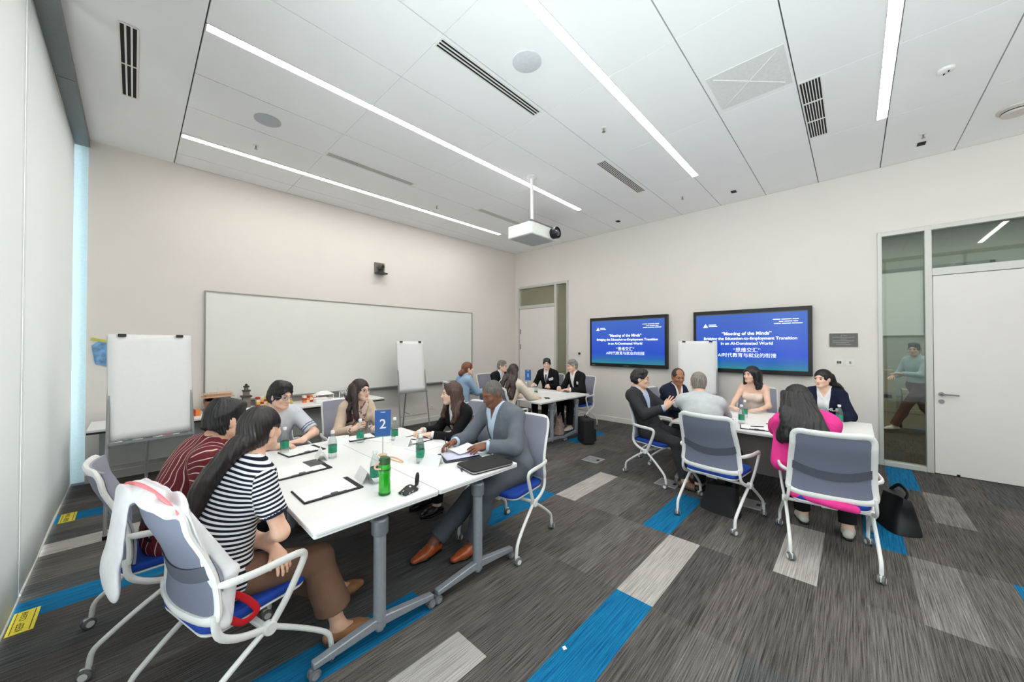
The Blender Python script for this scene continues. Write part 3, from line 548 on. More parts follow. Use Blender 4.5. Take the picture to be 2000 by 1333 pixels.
def blocks(name, label, loc, cols, nx, nz, s=.045, grp='toy-brick models on the counter'):
    t = thing(name, label, 'model', loc, 0, grp)
    for ci, (nm, c) in enumerate(cols):
        b = MB(); m = 0
        for i in range(nx):
            for k in range(nz):
                if (i + k * 2) % len(cols) == ci:
                    x, z = (i - nx / 2) * s, k * s * .8; b.box((x + .001, -s, z), (x + s - .001, s, z + s * .78)); b.lathe([(s * .2, z + s * .78), (s * .2, z + s * .86)], 8, 0, TR((x + s / 2, 0, 0))); m = 1
        if m: obj(nm, b, M('brick_' + nm, c, .45), t)
    return t
blocks('model_hall', 'red, white and yellow toy-brick hall on the counter', (1.42, 6.36, Z0), [('red_brick', (176, 52, 40)), ('white_brick', (232, 226, 212)), ('yellow_brick', (232, 190, 70))], 8, 4)
blocks('model_garden', 'low green and yellow toy-brick garden on the counter', (1.50, 6.18, Z0), [('green_brick', (110, 150, 50)), ('dark_brick', (58, 74, 40)), ('yellow_brick', (232, 190, 70))], 7, 2)
blocks('model_shop', 'orange and red toy-brick shop beside the young man on the counter', (1.93, 6.30, Z0), [('orange_brick', (232, 140, 60)), ('white_brick', (232, 226, 212)), ('red_brick', (176, 52, 40))], 4, 3)
blocks('model_hut', 'small red and orange toy-brick hut at the left end of the counter', (.55, 6.14, Z0), [('red_brick', (176, 52, 40)), ('orange_brick', (232, 140, 60))], 2, 2, .05)
t = thing('model_pavilion', 'white paper pavilion model on the counter', 'model', (2.18, 6.38, Z0))
b = MB(); b.box((-.15, -.1, 0), (.15, .1, .02)); b.add([(-.14, -.09, .09), (.14, -.09, .09), (.14, .09, .09), (-.14, .09, .09), (-.05, 0, .15), (.05, 0, .15)], [(0, 1, 5, 4), (2, 3, 4, 5), (1, 2, 5), (3, 0, 4), (0, 3, 2, 1)])
for x in (-.12, .12):
    for y in (-.08, .08): b.tube([(x, y, .02), (x, y, .09)], .006, 8)
obj('pavilion_frame', b, paper_m, t)
t = thing('model_zebra', 'black-and-white striped animal figure beside a lavender box', 'model', (2.44, 6.28, Z0))
b = MB(); b.tube([(-.05, 0, .10), (-.02, 0, .105), (.03, 0, .10), (.06, 0, .105)], [.02, .032, .032, .022], 12); b.tube([(.055, 0, .11), (.085, 0, .165), (.12, 0, .155)], [.02, .016, .010], 10)
for x in (-.04, .045):
    for y in (-.015, .015): b.tube([(x, y, .09), (x, y, .003)], [.013, .008], 8)
def M_zebra():
    m, n, bb = nt_new('zebra_stripes'); tc = nd(n, 'ShaderNodeTexCoord'); wv = nd(n, 'ShaderNodeTexWave', i_Scale=16.0, i_Distortion=2.0); n.links.new(tc.outputs['Object'], wv.inputs[0])
    n.links.new(ramp(n, wv.outputs[1], [(.45, (.01, .01, .01, 1)), (.55, (.85, .85, .85, 1))]), bb.inputs['Base Color']); return m
obj('figure', b, M_zebra(), t)
b = MB(); b.box((-.10, -.05, 0), (.10, .05, .17)); tag(obj('gift_box', b, M('lavender_card', (176, 172, 208), .7, var=.2, scale=25), loc=(2.69, 6.32, Z0), bev=.004), 'lavender patterned box standing on the counter', 'box')
b = MB(); b.lathe([(.05, 0), (.055, .06), (.04, .10), (.015, .12)], 16); tag(obj('paper_lantern', b, M('lantern_cream', (240, 222, 178), .7), loc=(2.82, 6.34, Z0)), 'small cream paper lantern on the counter behind the woman in beige', 'ornament')
b = MB(); b.box((-.09, -.06, 0), (.09, .06, .075)); tag(obj('white_box', b, paper_m, loc=(2.04, 6.10, Z0), bev=.003), 'low white box near the front edge of the counter', 'box')
t = thing('paper_collage', 'blue and yellow paper artwork on the wall behind the nearest flip chart', 'artwork', (-.26, YA, 1.58))
b = MB(); b.prism([(-.06, -.16), (.05, -.2), (.12, -.05), (.1, .1), (-.02, .13), (-.09, .06)], .004, .012, 0, Matrix(((1, 0, 0, 0), (0, 0, -1, 0), (0, 1, 0, 0), (0, 0, 0, 1)))); obj('blue_sheet', b, M('collage_blue', (118, 164, 206), .8, var=.4, scale=18), t)
b = MB(); b.prism([(-.10, .13), (.1, .08), (.11, .105), (-.09, .16)], .012, .018, 0, Matrix(((1, 0, 0, 0), (0, 0, -1, 0), (0, 1, 0, 0), (0, 0, 0, 1)))); obj('yellow_strip', b, M('collage_yellow', (206, 206, 96), .8), t)

# ---------------------------------------------------------------- things on the tables
clear = M_glass('bottle_clear_plastic', (238, 244, 243), .10, .05, .03); label_g = M('bottle_green_label', (30, 134, 104), .45, var=.25, scale=60); cap_w = M('bottle_white_cap', (238, 240, 240), .4)
def make_bottle():
    t = thing('water_bottle', 'bottle', 'bottle')
    b = MB(); b.lathe([(.024, .001), (.031, .004), (.032, .03), (.0305, .05), (.032, .055), (.032, .12), (.030, .135), (.022, .165), (.0135, .185), (.0125, .20)], 20); obj('bottle_body', b, clear, t)
    b = MB(); b.lathe([(.0325, .045), (.0325, .105)], 20, caps=False); obj('label', b, label_g, t)
    b = MB(); b.lathe([(.0155, .196), (.0155, .216), (.013, .219), (0, .219)], 16); obj('cap', b, cap_w, t); return t
bt0 = make_bottle(); ZT = .7405
for i, (x, y, l) in enumerate(((.88, 3.47, 'water bottle with green label by the folded arms of the young man in grey'), (1.11, 3.05, 'water bottle with green label beside a white name card, mid table'), (1.46, 3.34, 'water bottle with green label left of the number 2 card'),
        (1.715, 3.17, 'water bottle with green label right of the number 2 card'), (1.53, 2.43, 'water bottle with green label near the papers of the man in the grey suit'), (1.60, 2.55, 'water bottle with green label, the farther of two by the man in the grey suit'), (1.10, 2.29, 'water bottle half hidden behind the bright green flask'),
        (5.02, 4.42, 'water bottle before the young man in black, back table'), (4.83, 4.02, 'water bottle near the arm of the woman in the cream jumper'), (4.84, .95, 'water bottle with green label beside the white folder'), (5.28, 1.0, 'water bottle with green label before the woman in the strapless top'),
        (5.15, 1.38, 'water bottle by the elbow of the woman in the strapless top'), (5.62, .13, 'water bottle standing before the woman in the navy jacket'))):
    c = bt0 if i == 0 else dup(bt0); c.location = (x, y, ZT); c['label'] = l; c['group'] = 'small water bottles on the tables'
def tent(x, y, rz, l):
    b = MB(); w, h, d = .085, .075, .04; Tm = TR((0, 0, 0))
    b.add([(-w, -d, 0), (w, -d, 0), (w, 0, h), (-w, 0, h), (w, d, 0), (-w, d, 0), (-w, -d + .003, 0), (w, -d + .003, 0), (w, 0, h - .005), (-w, 0, h - .005), (w, d - .003, 0), (-w, d - .003, 0)],
          [(0, 1, 2, 3), (3, 2, 4, 5), (7, 6, 9, 8), (8, 9, 11, 10), (0, 6, 7, 1), (5, 4, 10, 11), (1, 7, 8, 2), (2, 8, 10, 4), (0, 3, 9, 6), (3, 5, 11, 9)])
    tag(obj('name_card', b, paper_m, loc=(x, y, ZT), rz=R(rz), sharp=.3), l, 'name card', 'folded name cards')
tent(1.04, 3.10, 75, 'folded white name card beside a bottle in front of the young man'); tent(1.078, 2.405, 82, 'folded white name card beside the bottle behind the green flask'); tent(1.575, 2.345, 112, 'folded white name card by the papers of the man in the grey suit'); tent(1.69, 2.97, 110, 'folded white name card before the woman in the black blazer'); tent(1.30, 3.43, -20, 'folded white name card left of the number 2 card'); tent(4.98, 1.32, -70, 'folded white name card near the smiling man in navy')

def folder(x, y, rz, w, h, label, pad=(0, 0, 0, 0), pen=False, pocket=False, col=soft_black):
    t = thing('clip_folder', label, 'folder', (x, y, ZT), R(rz), 'black folders with paper')
    b = MB(); b.prism(rrect(w, h, .008, 3), .0005, .006); obj('cover', b, col, t, bev=.0015)
    b = MB(); b.prism(rrect(w - .045, h - .03, .002, 2), .006, .009, 0, TR((-.014, .006, 0))); obj('paper_pad', b, paper_m, t)
    b = MB(); b.box((-.07, -h / 2 - .001, .006), (.07, -h / 2 + .02, .012)); b.box((-.02, -h / 2 - .004, .006), (.02, -h / 2 + .028, .016)); obj('clip', b, M('clip_dark_metal', (70, 72, 72), .35, .6), t, bev=.002)
    if pocket: b = MB(); b.box((w / 2 - .11, -.02, .006), (w / 2 - .002, h / 2 - .004, .012)); obj('pocket', b, M('folder_pocket_grey', (74, 74, 76), .6), t)
    if pen: b = MB(); b.tube([(-.05, .02, .014), (.07, .06, .014)], .0045, 8); obj('pen', b, inkblk, t)
    return t
folder(.846, 2.40, 0, .345, .26, 'open black folder with paper in front of the woman in stripes')
folder(.815, 2.93, 3, .40, .28, 'black folder with a dark pocket before the person in maroon', pocket=True)
folder(1.0, 3.43, 8, .30, .22, 'black folder under the arms of the young man in pale grey'); folder(1.55, 3.50, -8, .28, .20, 'black folder at the hands of the woman in beige')
folder(1.86, 3.06, 95, .28, .22, 'open folder with black marks before the woman in the black blazer', pen=True); folder(4.68, .78, -78, .30, .24, 'white pad in a black folder with a pen beside the man in pale grey', pen=True)
# number cards on clip stands
def table_sign(x, y, rz, num, zc, w, h, base, label):
    t = thing('table_number', label, 'table sign', (x, y, ZT), R(rz))
    b = MB(); b.lathe([(.035, 0), (.035, .008), (.012, .014), (0, .014)], 20); obj('stand_base', b, base, t)
    b = MB(); b.tube([(0, 0, .012), (0, 0, zc)], .0028, 8); obj('rod', b, steel_m, t)
    b = MB(); b.box((-w / 2, -.004, zc - h / 2), (w / 2, -.001, zc + h / 2)); cd = obj('card', b, M('sign_blue', (44, 92, 160), .5), t)
    b = MB(); Tm = Matrix(((1, 0, 0, 0), (0, 0, -1, -.0045), (0, 1, 0, zc), (0, 0, 0, 1)))
    text_mesh(b, num, h * .50, Tm @ TR((0, -.01, 0)), bold=.0012); b.prism([(-.018, h / 2 - .02), (.018, h / 2 - .02), (.018, h / 2 - .014), (-.018, h / 2 - .014)], 0, .0006, 0, Tm); obj('numeral', b, M('sign_white', (240, 242, 245), .5), cd, sharp=3)
    b = MB(); b.box((-w / 2, -.005, zc - h / 2 - .004), (w / 2, .001, zc - h / 2 + .003)); obj('card_edge', b, M('sign_teal_edge', (70, 150, 140), .5), cd); return t
table_sign(1.42, 2.82, -28, '2', .265, .125, .215, M('sign_base_wood', (214, 176, 140), .5), 'blue card with a white number 2 on a thin stand')
table_sign(5.23, 4.55, -52, '1', .33, .115, .20, steel_m, 'blue number card on a stand at the back table')

t = thing('sports_flask', 'bright green see-through flask with dark green lid on the near table', 'flask', (1.06, 2.08, ZT))
fg = M_glass('flask_green_plastic', (70, 214, 60), .10, .05); gg, n_, b_ = nt_new('flask_green_body')
b_.inputs['Base Color'].default_value = lin((36, 196, 30)); b_.inputs['Roughness'].default_value = .12; b_.inputs['Transmission Weight'].default_value = .35; b_.inputs['Coat Weight'].default_value = .6
tcx = nd(n_, 'ShaderNodeTexCoord'); nx_ = nd(n_, 'ShaderNodeTexNoise', i_Scale=12.0); n_.links.new(tcx.outputs['Object'], nx_.inputs[0]); n_.links.new(ramp(n_, nx_.outputs[0], [(.3, lin((30, 176, 26))), (.7, lin((60, 214, 46)))]), b_.inputs['Base Color'])
b = MB(); b.lathe([(.030, .001), (.0345, .006), (.0345, .05), (.033, .09), (.0335, .12), (.035, .15), (.034, .175), (.031, .185)], 28); obj('flask_body', b, gg, t)
b = MB(); b.lathe([(.0352, .004), (.0352, .016)], 28, caps=False); b.lathe([(.0357, .148), (.0357, .158)], 28, caps=False); obj('dark_band', b, M('flask_dark_band', (14, 92, 30), .4), t)
b = MB(); b.lathe([(.033, .183), (.0335, .21), (.03, .222), (.016, .228), (0, .229)], 28); b.box((-.012, -.036, .205), (.012, .036, .226)); obj('lid', b, M('flask_lid_green', (44, 84, 44), .5), t, bev=.003)
b = MB(); b.tube(spl([(-.03, 0, .205), (-.06, .0, .185), (-.062, -.01, .17), (-.034, -.02, .165)], 5), .005, 8); b.tube(spl([(.03, .01, .215), (.06, -.005, .21), (.10, -.02, .185), (.105, -.03, .175), (.075, -.02, .185), (.035, .0, .205)], 5), .0045, 8); obj('strap_loop', b, M('strap_peach', (226, 178, 146), .7), t)
t = thing('key_pouch', 'black patterned pouch with a ring strap beside the green flask', 'pouch', (1.175, 2.00, ZT), R(12))
def M_spots():
    m, n, bb = nt_new('pouch_spots'); tc = nd(n, 'ShaderNodeTexCoord'); vo = nd(n, 'ShaderNodeTexVoronoi', i_Scale=34.0); n.links.new(tc.outputs['Object'], vo.inputs[0])
    n.links.new(ramp(n, vo.outputs['Distance'], [(.16, (.75, .75, .75, 1)), (.26, (.012, .012, .013, 1))]), bb.inputs['Base Color']); bb.inputs['Roughness'].default_value = .5; return m
b = MB(); b.grid(lambda u, v: Vector((-.055 + .11 * u, -.035 + .07 * v, .004 + .034 * math.sin(PI * min(max(u, .03), .97)) ** .5 * math.sin(PI * min(max(v, .03), .97)) ** .5 * (1 + .2 * math.sin(7 * u + 5 * v)))), 14, 10); b.box((-.05, -.03, .0005), (.05, .03, .01)); obj('pouch_body', b, M_spots(), t)
b = MB(); b.tube(spl([(.05 + .0, .0, .012), (.085, .02, .016)], 3), .011, 8, nrm=(0, 0, 1), w=.6); b.tube([(.115 + .034 * math.cos(a * PI / 9), .045 + .026 * math.cos(a * PI / 9), .036 + .034 * math.sin(a * PI / 9)) for a in range(18)], .0075, 8, closed=True); obj('ring_strap', b, soft_black, t)
t = thing('laptop_sleeve', 'black zipped laptop sleeve on the table edge before the man in grey', 'laptop sleeve', (1.83, 2.02, ZT), R(-8))
b = MB(); b.prism(rrect(.36, .25, .03, 5), .001, .026); obj('sleeve_body', b, soft_black, t, bev=.008, seg=3)
b = MB(); b.tube([(x, y, .0135) for x, y in rrect(.364, .254, .031, 5)], .0035, 6, closed=True, nrm=(0, 0, 1), w=.7); zp = obj('zipper', b, M('zip_silver', (170, 172, 172), .35, .6), t)
b = MB(); b.tube([(-.178, .03, .014), (-.20, .015, .010), (-.205, -.012, .004)], .004, 8); obj('zip_pull', b, black_m, zp)
t = thing('document_folder', 'dark folder with printed sheets under the hands of the man in grey', 'folder', (1.83, 2.33, ZT), R(-20))
b = MB(); b.prism(rrect(.30, .23, .006, 2), .0005, .012); obj('cover', b, M('folder_navy', (40, 44, 58), .6), t, bev=.002)
b = MB(); b.grid(lambda u, v: Vector((-.13 + .27 * u, -.09 + .20 * v, .013 + .012 * u * u)), 8, 4, (0, 0, .003)); obj('printed_sheet', b, M('sheet_lilac', (206, 206, 228), .8), t, sharp=3)
b = MB(); b.grid(lambda u, v: Vector((-.02 + .19 * u, -.03 + .16 * v, .030 + .02 * u * u + .008 * v)), 8, 4, (0, 0, .002), T=TR((0, 0, 0), R(16))); obj('loose_sheet', b, paper_m, t, sharp=3)
b = MB(); b.box((-.04, -.075, 0), (.04, .075, .009)); ph0 = tag(obj('smartphone', b, M('phone_black', (14, 14, 16), .15), loc=(4.86, 3.80, ZT), rz=R(-40), bev=.004), 'black phone lying by the arm of the woman in the cream jumper', 'phone')
c = dup(ph0, (5.02, .66, ZT), R(-15), 'black phone lying beside the bottle in front of the woman in pink'); c = dup(ph0, (5.08, 1.24, ZT), R(30), 'black phone on papers before the woman in the strapless top'); c = dup(ph0, (5.72, 4.02, ZT), R(10), 'dark phone under the hands of the grey-haired man in black')
for x, y, rz, l, w, h in ((5.45, 4.40, 12, 'loose papers before the young man in black, back table', .30, .21), (5.62, 4.10, -10, 'papers under the hands of the grey-haired man in black', .30, .21), (5.38, 1.18, 4, 'papers before the woman in the strapless top', .30, .42), (5.55, .48, -4, 'papers before the woman in the navy jacket', .24, .34),
                          (1.68, 3.30, 20, 'loose paper between the bottles by the number 2 card', .21, .29), (1.80, 2.78, 100, 'loose paper before the woman in the black blazer', .21, .29)):
    b = MB(); b.box((-w / 2, -h / 2, .0005), (w / 2, h / 2, .004)); tag(obj('paper_sheets', b, paper_m, loc=(x, y, ZT), rz=R(rz)), l, 'papers', 'loose papers on tables')

# ---------------------------------------------------------------- things on the floor
def floor_box(x, y, label, rz=0):
    t = thing('floor_box', label, 'floor box', (x, y, 0), R(rz), 'floor socket boxes')
    b = MB(); b.box((-.125, -.125, .001), (.125, .125, .006)); obj('lid_frame', b, M('floor_box_grey', (176, 178, 176), .35, .5), t, bev=.002)
    b = MB(); b.box((-.10, -.10, .006), (.10, .10, .009)); obj('lid', b, M('floor_box_lid', (150, 152, 152), .4, .4), t)
    b = MB(); b.box((-.03, -.095, .009), (.03, -.06, .011)); obj('cable_flap', b, dark_m, t)
floor_box(4.56, 2.73, 'square metal floor box in the aisle between the back and right tables'); floor_box(4.42, .80, 'square metal floor box under the chair of the man in pale grey'); floor_box(4.40, 1.62, 'square metal floor box by the caster of the gesturing man')
t = thing('backpack', 'black upright backpack standing beside the back table', 'bag', (5.28, 3.30, 0), R(52))
b = MB(); b.prism(rrect(.33, .20, .05, 5), .002, .42); obj('bag_body', b, soft_black, t, bev=.03, seg=3)
b = MB(); b.prism(rrect(.27, .06, .02, 3), .05, .25, 0, TR((0, -.11, 0))); obj('front_pocket', b, soft_black, t, bev=.015)
b = MB(); b.tube(spl([(-.05, .0, .42), (-.045, .0, .455), (.045, .0, .455), (.05, .0, .42)], 5), .009, 8); obj('handle', b, black_m, t)
b = MB(); b.box((.10, -.10, .37), (.135, -.098, .39)); obj('badge', b, M('badge_grey', (170, 172, 172), .5), t)
def soft_bag(name, loc, rz, w, d, h, label, m, strap=True):
    t = thing(name, label, 'bag', loc, R(rz)); b = MB(); vs = []; N = 20; L = 8
    for k in range(L + 1):
        f = k / L; sx = w / 2 * (1 - .25 * f) * (1 + .03 * math.sin(9 * f)); sy = d / 2 * (1 - .55 * f)
        for q in range(N): a = 2 * PI * q / N; c_, s_ = math.cos(a), math.sin(a); vs.append((sx * abs(c_) ** .6 * (1 if c_ > 0 else -1) + .01 * math.sin(5 * f + a * 2), sy * abs(s_) ** .6 * (1 if s_ > 0 else -1), .003 + h * f * (1 - .06 * math.sin(2 * a))))
    fs = [(k * N + q, k * N + (q + 1) % N, (k + 1) * N + (q + 1) % N, (k + 1) * N + q) for k in range(L) for q in range(N)] + [tuple(range(N - 1, -1, -1)), tuple(L * N + q for q in range(N))]
    b.add(vs, fs); obj('bag_body', b, m, t)
    if strap: b = MB(); b.tube(spl([(-w * .3, 0, h * .97), (-w * .28, -.02, h * 1.18), (w * .1, -.03, h * 1.24), (w * .3, 0, h * .97)], 6), .008, 8, nrm=(0, 1, 0), w=2); obj('strap', b, m, t)
    return t
soft_bag('handbag', (4.78, -.27, 0), 20, .40, .24, .30, 'black handbag on the floor beside the chair of the woman in pink', M('bag_black_leather', (16, 17, 22), .45, bump=.2, bscale=200))
soft_bag('shoulder_bag', (4.03, .97, 0), 80, .36, .2, .26, 'black bag on the floor under the chair of the man in pale grey', soft_black)
soft_bag('tote_bag', (5.50, 4.02, 0), 30, .34, .2, .30, 'pinkish patterned tote bag under the back table', M('tote_pink_plaid', (176, 150, 142), .8, var=.3, scale=30))
b = MB(); b.add([(0, 0, .003), (.012, .02, .003), (.03, .012, .003), (.02, -.008, .003), (.015, .008, .012)], [(0, 1, 4), (1, 2, 4), (2, 3, 4), (3, 0, 4), (3, 2, 1, 0)]); tag(obj('paper_scrap', b, paper_m, loc=(1.61, 1.147, 0)), 'tiny white scrap of paper on the blue carpet plank', 'paper scrap')

# ---------------------------------------------------------------- bodies: smooth unions of tapered limbs, meshed as one surface
F4 = np.float32
def V(*a): return np.array(a, float)
def nz(v): return v / max(np.linalg.norm(v), 1e-9)
class Field:
    def __init__(s, lo, hi, h):
        s.h = h; s.lo = np.array(lo, float) - 3 * h; n = np.ceil((np.array(hi) - s.lo) / h).astype(int) + 4; s.n = n
        s.D = np.full(n, .12, F4); s.I = np.zeros(n, np.uint8)
    def blk(s, lo, hi):
        a = np.clip(np.floor((lo - s.lo) / s.h).astype(int), 0, s.n); b = np.clip(np.ceil((hi - s.lo) / s.h).astype(int) + 1, 0, s.n)
        if (b <= a).any(): return None
        g = [(s.lo[i] + s.h * np.arange(a[i], b[i])).astype(F4) for i in range(3)]
        return (slice(a[0], b[0]), slice(a[1], b[1]), slice(a[2], b[2])), g[0][:, None, None], g[1][None, :, None], g[2][None, None, :]
    def put(s, fn, lo, hi, k, mid):
        pad = k + 3.5 * s.h; B = s.blk(np.array(lo) - pad, np.array(hi) + pad)
        if B is None: return
        sl, X, Y, Z = B; d = fn(X, Y, Z).astype(F4); D = s.D[sl]
        if mid is not None: s.I[sl] = np.where(d < D , mid, s.I[sl])
        if k > 0: hh = np.maximum(k - np.abs(D - d), 0) / k; s.D[sl] = np.minimum(D, d) - hh * hh * k * .25
        else: s.D[sl] = np.minimum(D, d)
    def cut(s, fn, lo, hi, k=0):
        B = s.blk(np.array(lo), np.array(hi))
        if B is None: return
        sl, X, Y, Z = B; d = -fn(X, Y, Z).astype(F4); D = s.D[sl]
        if k > 0: hh = np.maximum(k - np.abs(D - d), 0) / k; s.D[sl] = np.maximum(D, d) + hh * hh * k * .25
        else: s.D[sl] = np.maximum(D, d)
    def cone(s, a, b, ra, rb, k=.02, mid=0, flat=None, fs=1.0):
        a = np.array(a, float); b = np.array(b, float); ab = b - a; L2 = max(float(ab @ ab), 1e-9); m = max(ra, rb)
        def fn(X, Y, Z):
            px, py, pz = X - a[0], Y - a[1], Z - a[2]; t = np.clip((px * ab[0] + py * ab[1] + pz * ab[2]) / L2, 0, 1)
            qx, qy, qz = px - t * ab[0], py - t * ab[1], pz - t * ab[2]
            if flat is not None:
                f = qx * flat[0] + qy * flat[1] + qz * flat[2]; g = f * (1 / fs - 1); qx = qx + g * flat[0]; qy = qy + g * flat[1]; qz = qz + g * flat[2]
                return (np.sqrt(qx * qx + qy * qy + qz * qz) - (ra + (rb - ra) * t)) * min(1, (fs + 1) / 2)
            return np.sqrt(qx * qx + qy * qy + qz * qz) - (ra + (rb - ra) * t)
        s.put(fn, np.minimum(a, b) - m, np.maximum(a, b) + m, k, mid)
    def ellf(s, c, B, r):
        c = np.array(c, float)
        def fn(X, Y, Z):
            px, py, pz = X - c[0], Y - c[1], Z - c[2]; k0 = 0; k1 = 0
            for i in range(3):
                q = px * B[i][0] + py * B[i][1] + pz * B[i][2]; k0 = k0 + (q / r[i]) ** 2; k1 = k1 + (q / r[i] ** 2) ** 2
            k0 = np.sqrt(k0); return k0 * (k0 - 1) / np.maximum(np.sqrt(k1), 1e-6)
        return fn, np.array(c) - max(r), np.array(c) + max(r)
    def ell(s, c, B, r, k=.02, mid=0): f, lo, hi = s.ellf(c, B, r); s.put(f, lo, hi, k, mid)
    def cell(s, c, B, r, k=.01): f, lo, hi = s.ellf(c, B, r); p = k + 2 * s.h; s.cut(f, lo - p, hi + p, k)
    def half(s, c, n):       # remove the side that n points to
        s.cut(lambda X, Y, Z: -((X - c[0]) * n[0] + (Y - c[1]) * n[1] + (Z - c[2]) * n[2]) + 0 * X, s.lo, s.lo + s.h * s.n)
    def at(s, p):
        i = np.clip(((np.array(p) - s.lo) / s.h), 0, s.n - 1.001); j = i.astype(int); return float(s.D[tuple(j)])
    def probe(s, o, d, far=.4):      # first surface point met when coming from outside towards o along -d
        o = np.array(o, float); t = far
        while t > 0:
            if s.at(o + d * t) < 0: return o + d * (t + .3 * s.h)
            t -= s.h * .5
        return o
    def mesh(s):
        D = s.D; neg = D < 0; n = s.n - 1
        c = neg[:-1, :-1, :-1].astype(np.uint8); cnt = np.zeros(n, np.uint8); offs = [(i, j, k) for i in (0, 1) for j in (0, 1) for k in (0, 1)]
        for i, j, k in offs: cnt += neg[i:i + n[0], j:j + n[1], k:k + n[2]]
        act = np.argwhere((cnt > 0) & (cnt < 8)); idx = np.full(n, -1, np.int32); idx[tuple(act.T)] = np.arange(len(act))
        val = np.stack([D[act[:, 0] + i, act[:, 1] + j, act[:, 2] + k] for i, j, k in offs], 1); P = np.zeros((len(act), 3)); C = np.zeros(len(act))
        O = np.array(offs, float)
        for a in range(8):
            for b in range(a + 1, 8):
                if np.abs(O[a] - O[b]).sum() != 1: continue
                va, vb = val[:, a], val[:, b]; m = (va < 0) != (vb < 0); t = np.where(m, va / np.where(m, va - vb, 1), 0)
                P += np.where(m[:, None], O[a] + (O[b] - O[a]) * t[:, None], 0); C += m
        vert = s.lo + s.h * (act + P / C[:, None]); fc = []
        for ax in range(3):
            u, v = [(1, 2), (2, 0), (0, 1)][ax]; sl0 = [slice(1, -1)] * 3; sl1 = [slice(1, -1)] * 3; sl0[ax] = slice(0, -1); sl1[ax] = slice(1, None)
            A = neg[tuple(sl0)]; B2 = neg[tuple(sl1)]; e = np.argwhere(A != B2); off = np.ones(3, int); off[ax] = 0; e = e + off
            fl_ = neg[tuple(e.T)]
            q = []
            for du, dv in ((-1, -1), (0, -1), (0, 0), (-1, 0)): g = e.copy(); g[:, u] += du; g[:, v] += dv; q.append(idx[tuple(g.T)])
            q = np.stack(q, 1); q[~fl_] = q[~fl_][:, ::-1]; fc.append(q)
        fc = np.concatenate(fc); fc = fc[(fc >= 0).all(1)]
        nr = np.round((vert - s.lo) / s.h).astype(int); nr = np.clip(nr, 1, s.n - 2)
        ids = s.I[tuple(nr.T)]
        g = np.stack([D[nr[:, 0] + (i == 0), nr[:, 1] + (i == 1), nr[:, 2] + (i == 2)] - D[nr[:, 0] - (i == 0), nr[:, 1] - (i == 1), nr[:, 2] - (i == 2)] for i in range(3)], 1)
        g = g / np.maximum(np.linalg.norm(g, axis=1, keepdims=True), 1e-9)
        return vert, fc, ids, g
def wrinkle(v, amp, f=22, seed=0):
    rs = np.random.RandomState(seed); d = np.zeros(len(v))
    for i in range(5):
        k = rs.normal(size=3); k[2] *= 1.5; k = k / np.linalg.norm(k) * f * (.6 + .5 * i); d += (1 - 2 * np.abs(np.sin(.5 * (v @ k + rs.rand() * 6 + 1.6 * np.sin(v @ rs.normal(size=3) * 9))))) / (1 + .6 * i)
    return amp * d / 1.8
def emit(name, fld, mats, parent, base, disp=None, idmap=None, attr=None, idfn=None):
    v, f, ids, g = fld.mesh()
    if disp is not None: v = v + g * disp(v)[:, None]
    me = bpy.data.meshes.new(name); me.vertices.add(len(v)); me.vertices.foreach_set('co', (v - base).astype(F4).ravel())
    me.loops.add(f.size); me.loops.foreach_set('vertex_index', f.astype(np.int32).ravel()); me.polygons.add(len(f))
    me.polygons.foreach_set('loop_start', np.arange(0, f.size, 4, dtype=np.int32))
    for m in mats: me.materials.append(m)
    v0 = v
    if idfn is not None: ids = idfn(v, ids)
    mi = ids[f[:, 0]].astype(np.int32)
    if idmap is not None: mi = np.array([idmap.get(i, 0) for i in range(256)], np.int32)[mi]
    me.polygons.foreach_set('material_index', np.minimum(mi, len(mats) - 1)); me.polygons.foreach_set('use_smooth', np.ones(len(f), bool))
    if attr is not None: a = me.attributes.new('band', 'FLOAT', 'CORNER'); fi = f.ravel(); a.data.foreach_set('value', attr(v[fi], np.repeat(ids[f[:, 0]], 4)).astype(F4))
    me.update(calc_edges=True)
    o = bpy.data.objects.new(name, me); COL.objects.link(o)
    if parent is not None: o.parent = parent
    return o

def skin_m(name, c, lip):
    """skin whose lips are toned by the vertex attribute"""
    if name in MATS: return MATS[name]
    m = M(name, c, .5, var=.05, scale=22, sss=.12, spec=.4); n = m.node_tree; b = n.nodes['Principled BSDF']; src = b.inputs['Base Color'].links[0].from_socket
    at = nd(n, 'ShaderNodeAttribute', attribute_name='band'); mx = nd(n, 'ShaderNodeMix', data_type='RGBA'); n.links.new(at.outputs['Fac'], mx.inputs[0]); n.links.new(src, mx.inputs[6]); mx.inputs[7].default_value = lin(lip)
    n.links.new(mx.outputs[2], b.inputs['Base Color']); return m
def hair_m(name, c, rough=.38):
    if name in MATS: return MATS[name]
    m, n, b = nt_new(name); tc = nd(n, 'ShaderNodeTexCoord'); mp = nd(n, 'ShaderNodeMapping'); mp.inputs['Scale'].default_value = (150, 150, 9); n.links.new(tc.outputs['Object'], mp.inputs[0])
    no = nd(n, 'ShaderNodeTexNoise', i_Scale=1.0, i_Detail=3.0); n.links.new(mp.outputs[0], no.inputs[0]); l = lin(c); hi = tuple(min(1, v * 1.7 + .004) for v in l[:3]) + (1,)
    n.links.new(ramp(n, no.outputs[0], [(.35, tuple(v * .6 for v in l[:3]) + (1,)), (.7, hi)]), b.inputs['Base Color']); b.inputs['Roughness'].default_value = rough
    bp = nd(n, 'ShaderNodeBump', i_Strength=.5, i_Distance=.003); n.links.new(no.outputs[0], bp.inputs['Height']); n.links.new(bp.outputs[0], b.inputs['Normal']); MATS[name] = m; return m
def cloth(name, c, rough=.85, var=.06): return M(name, c, rough, var=var, scale=14, bump=.25, bscale=500, spec=.2)
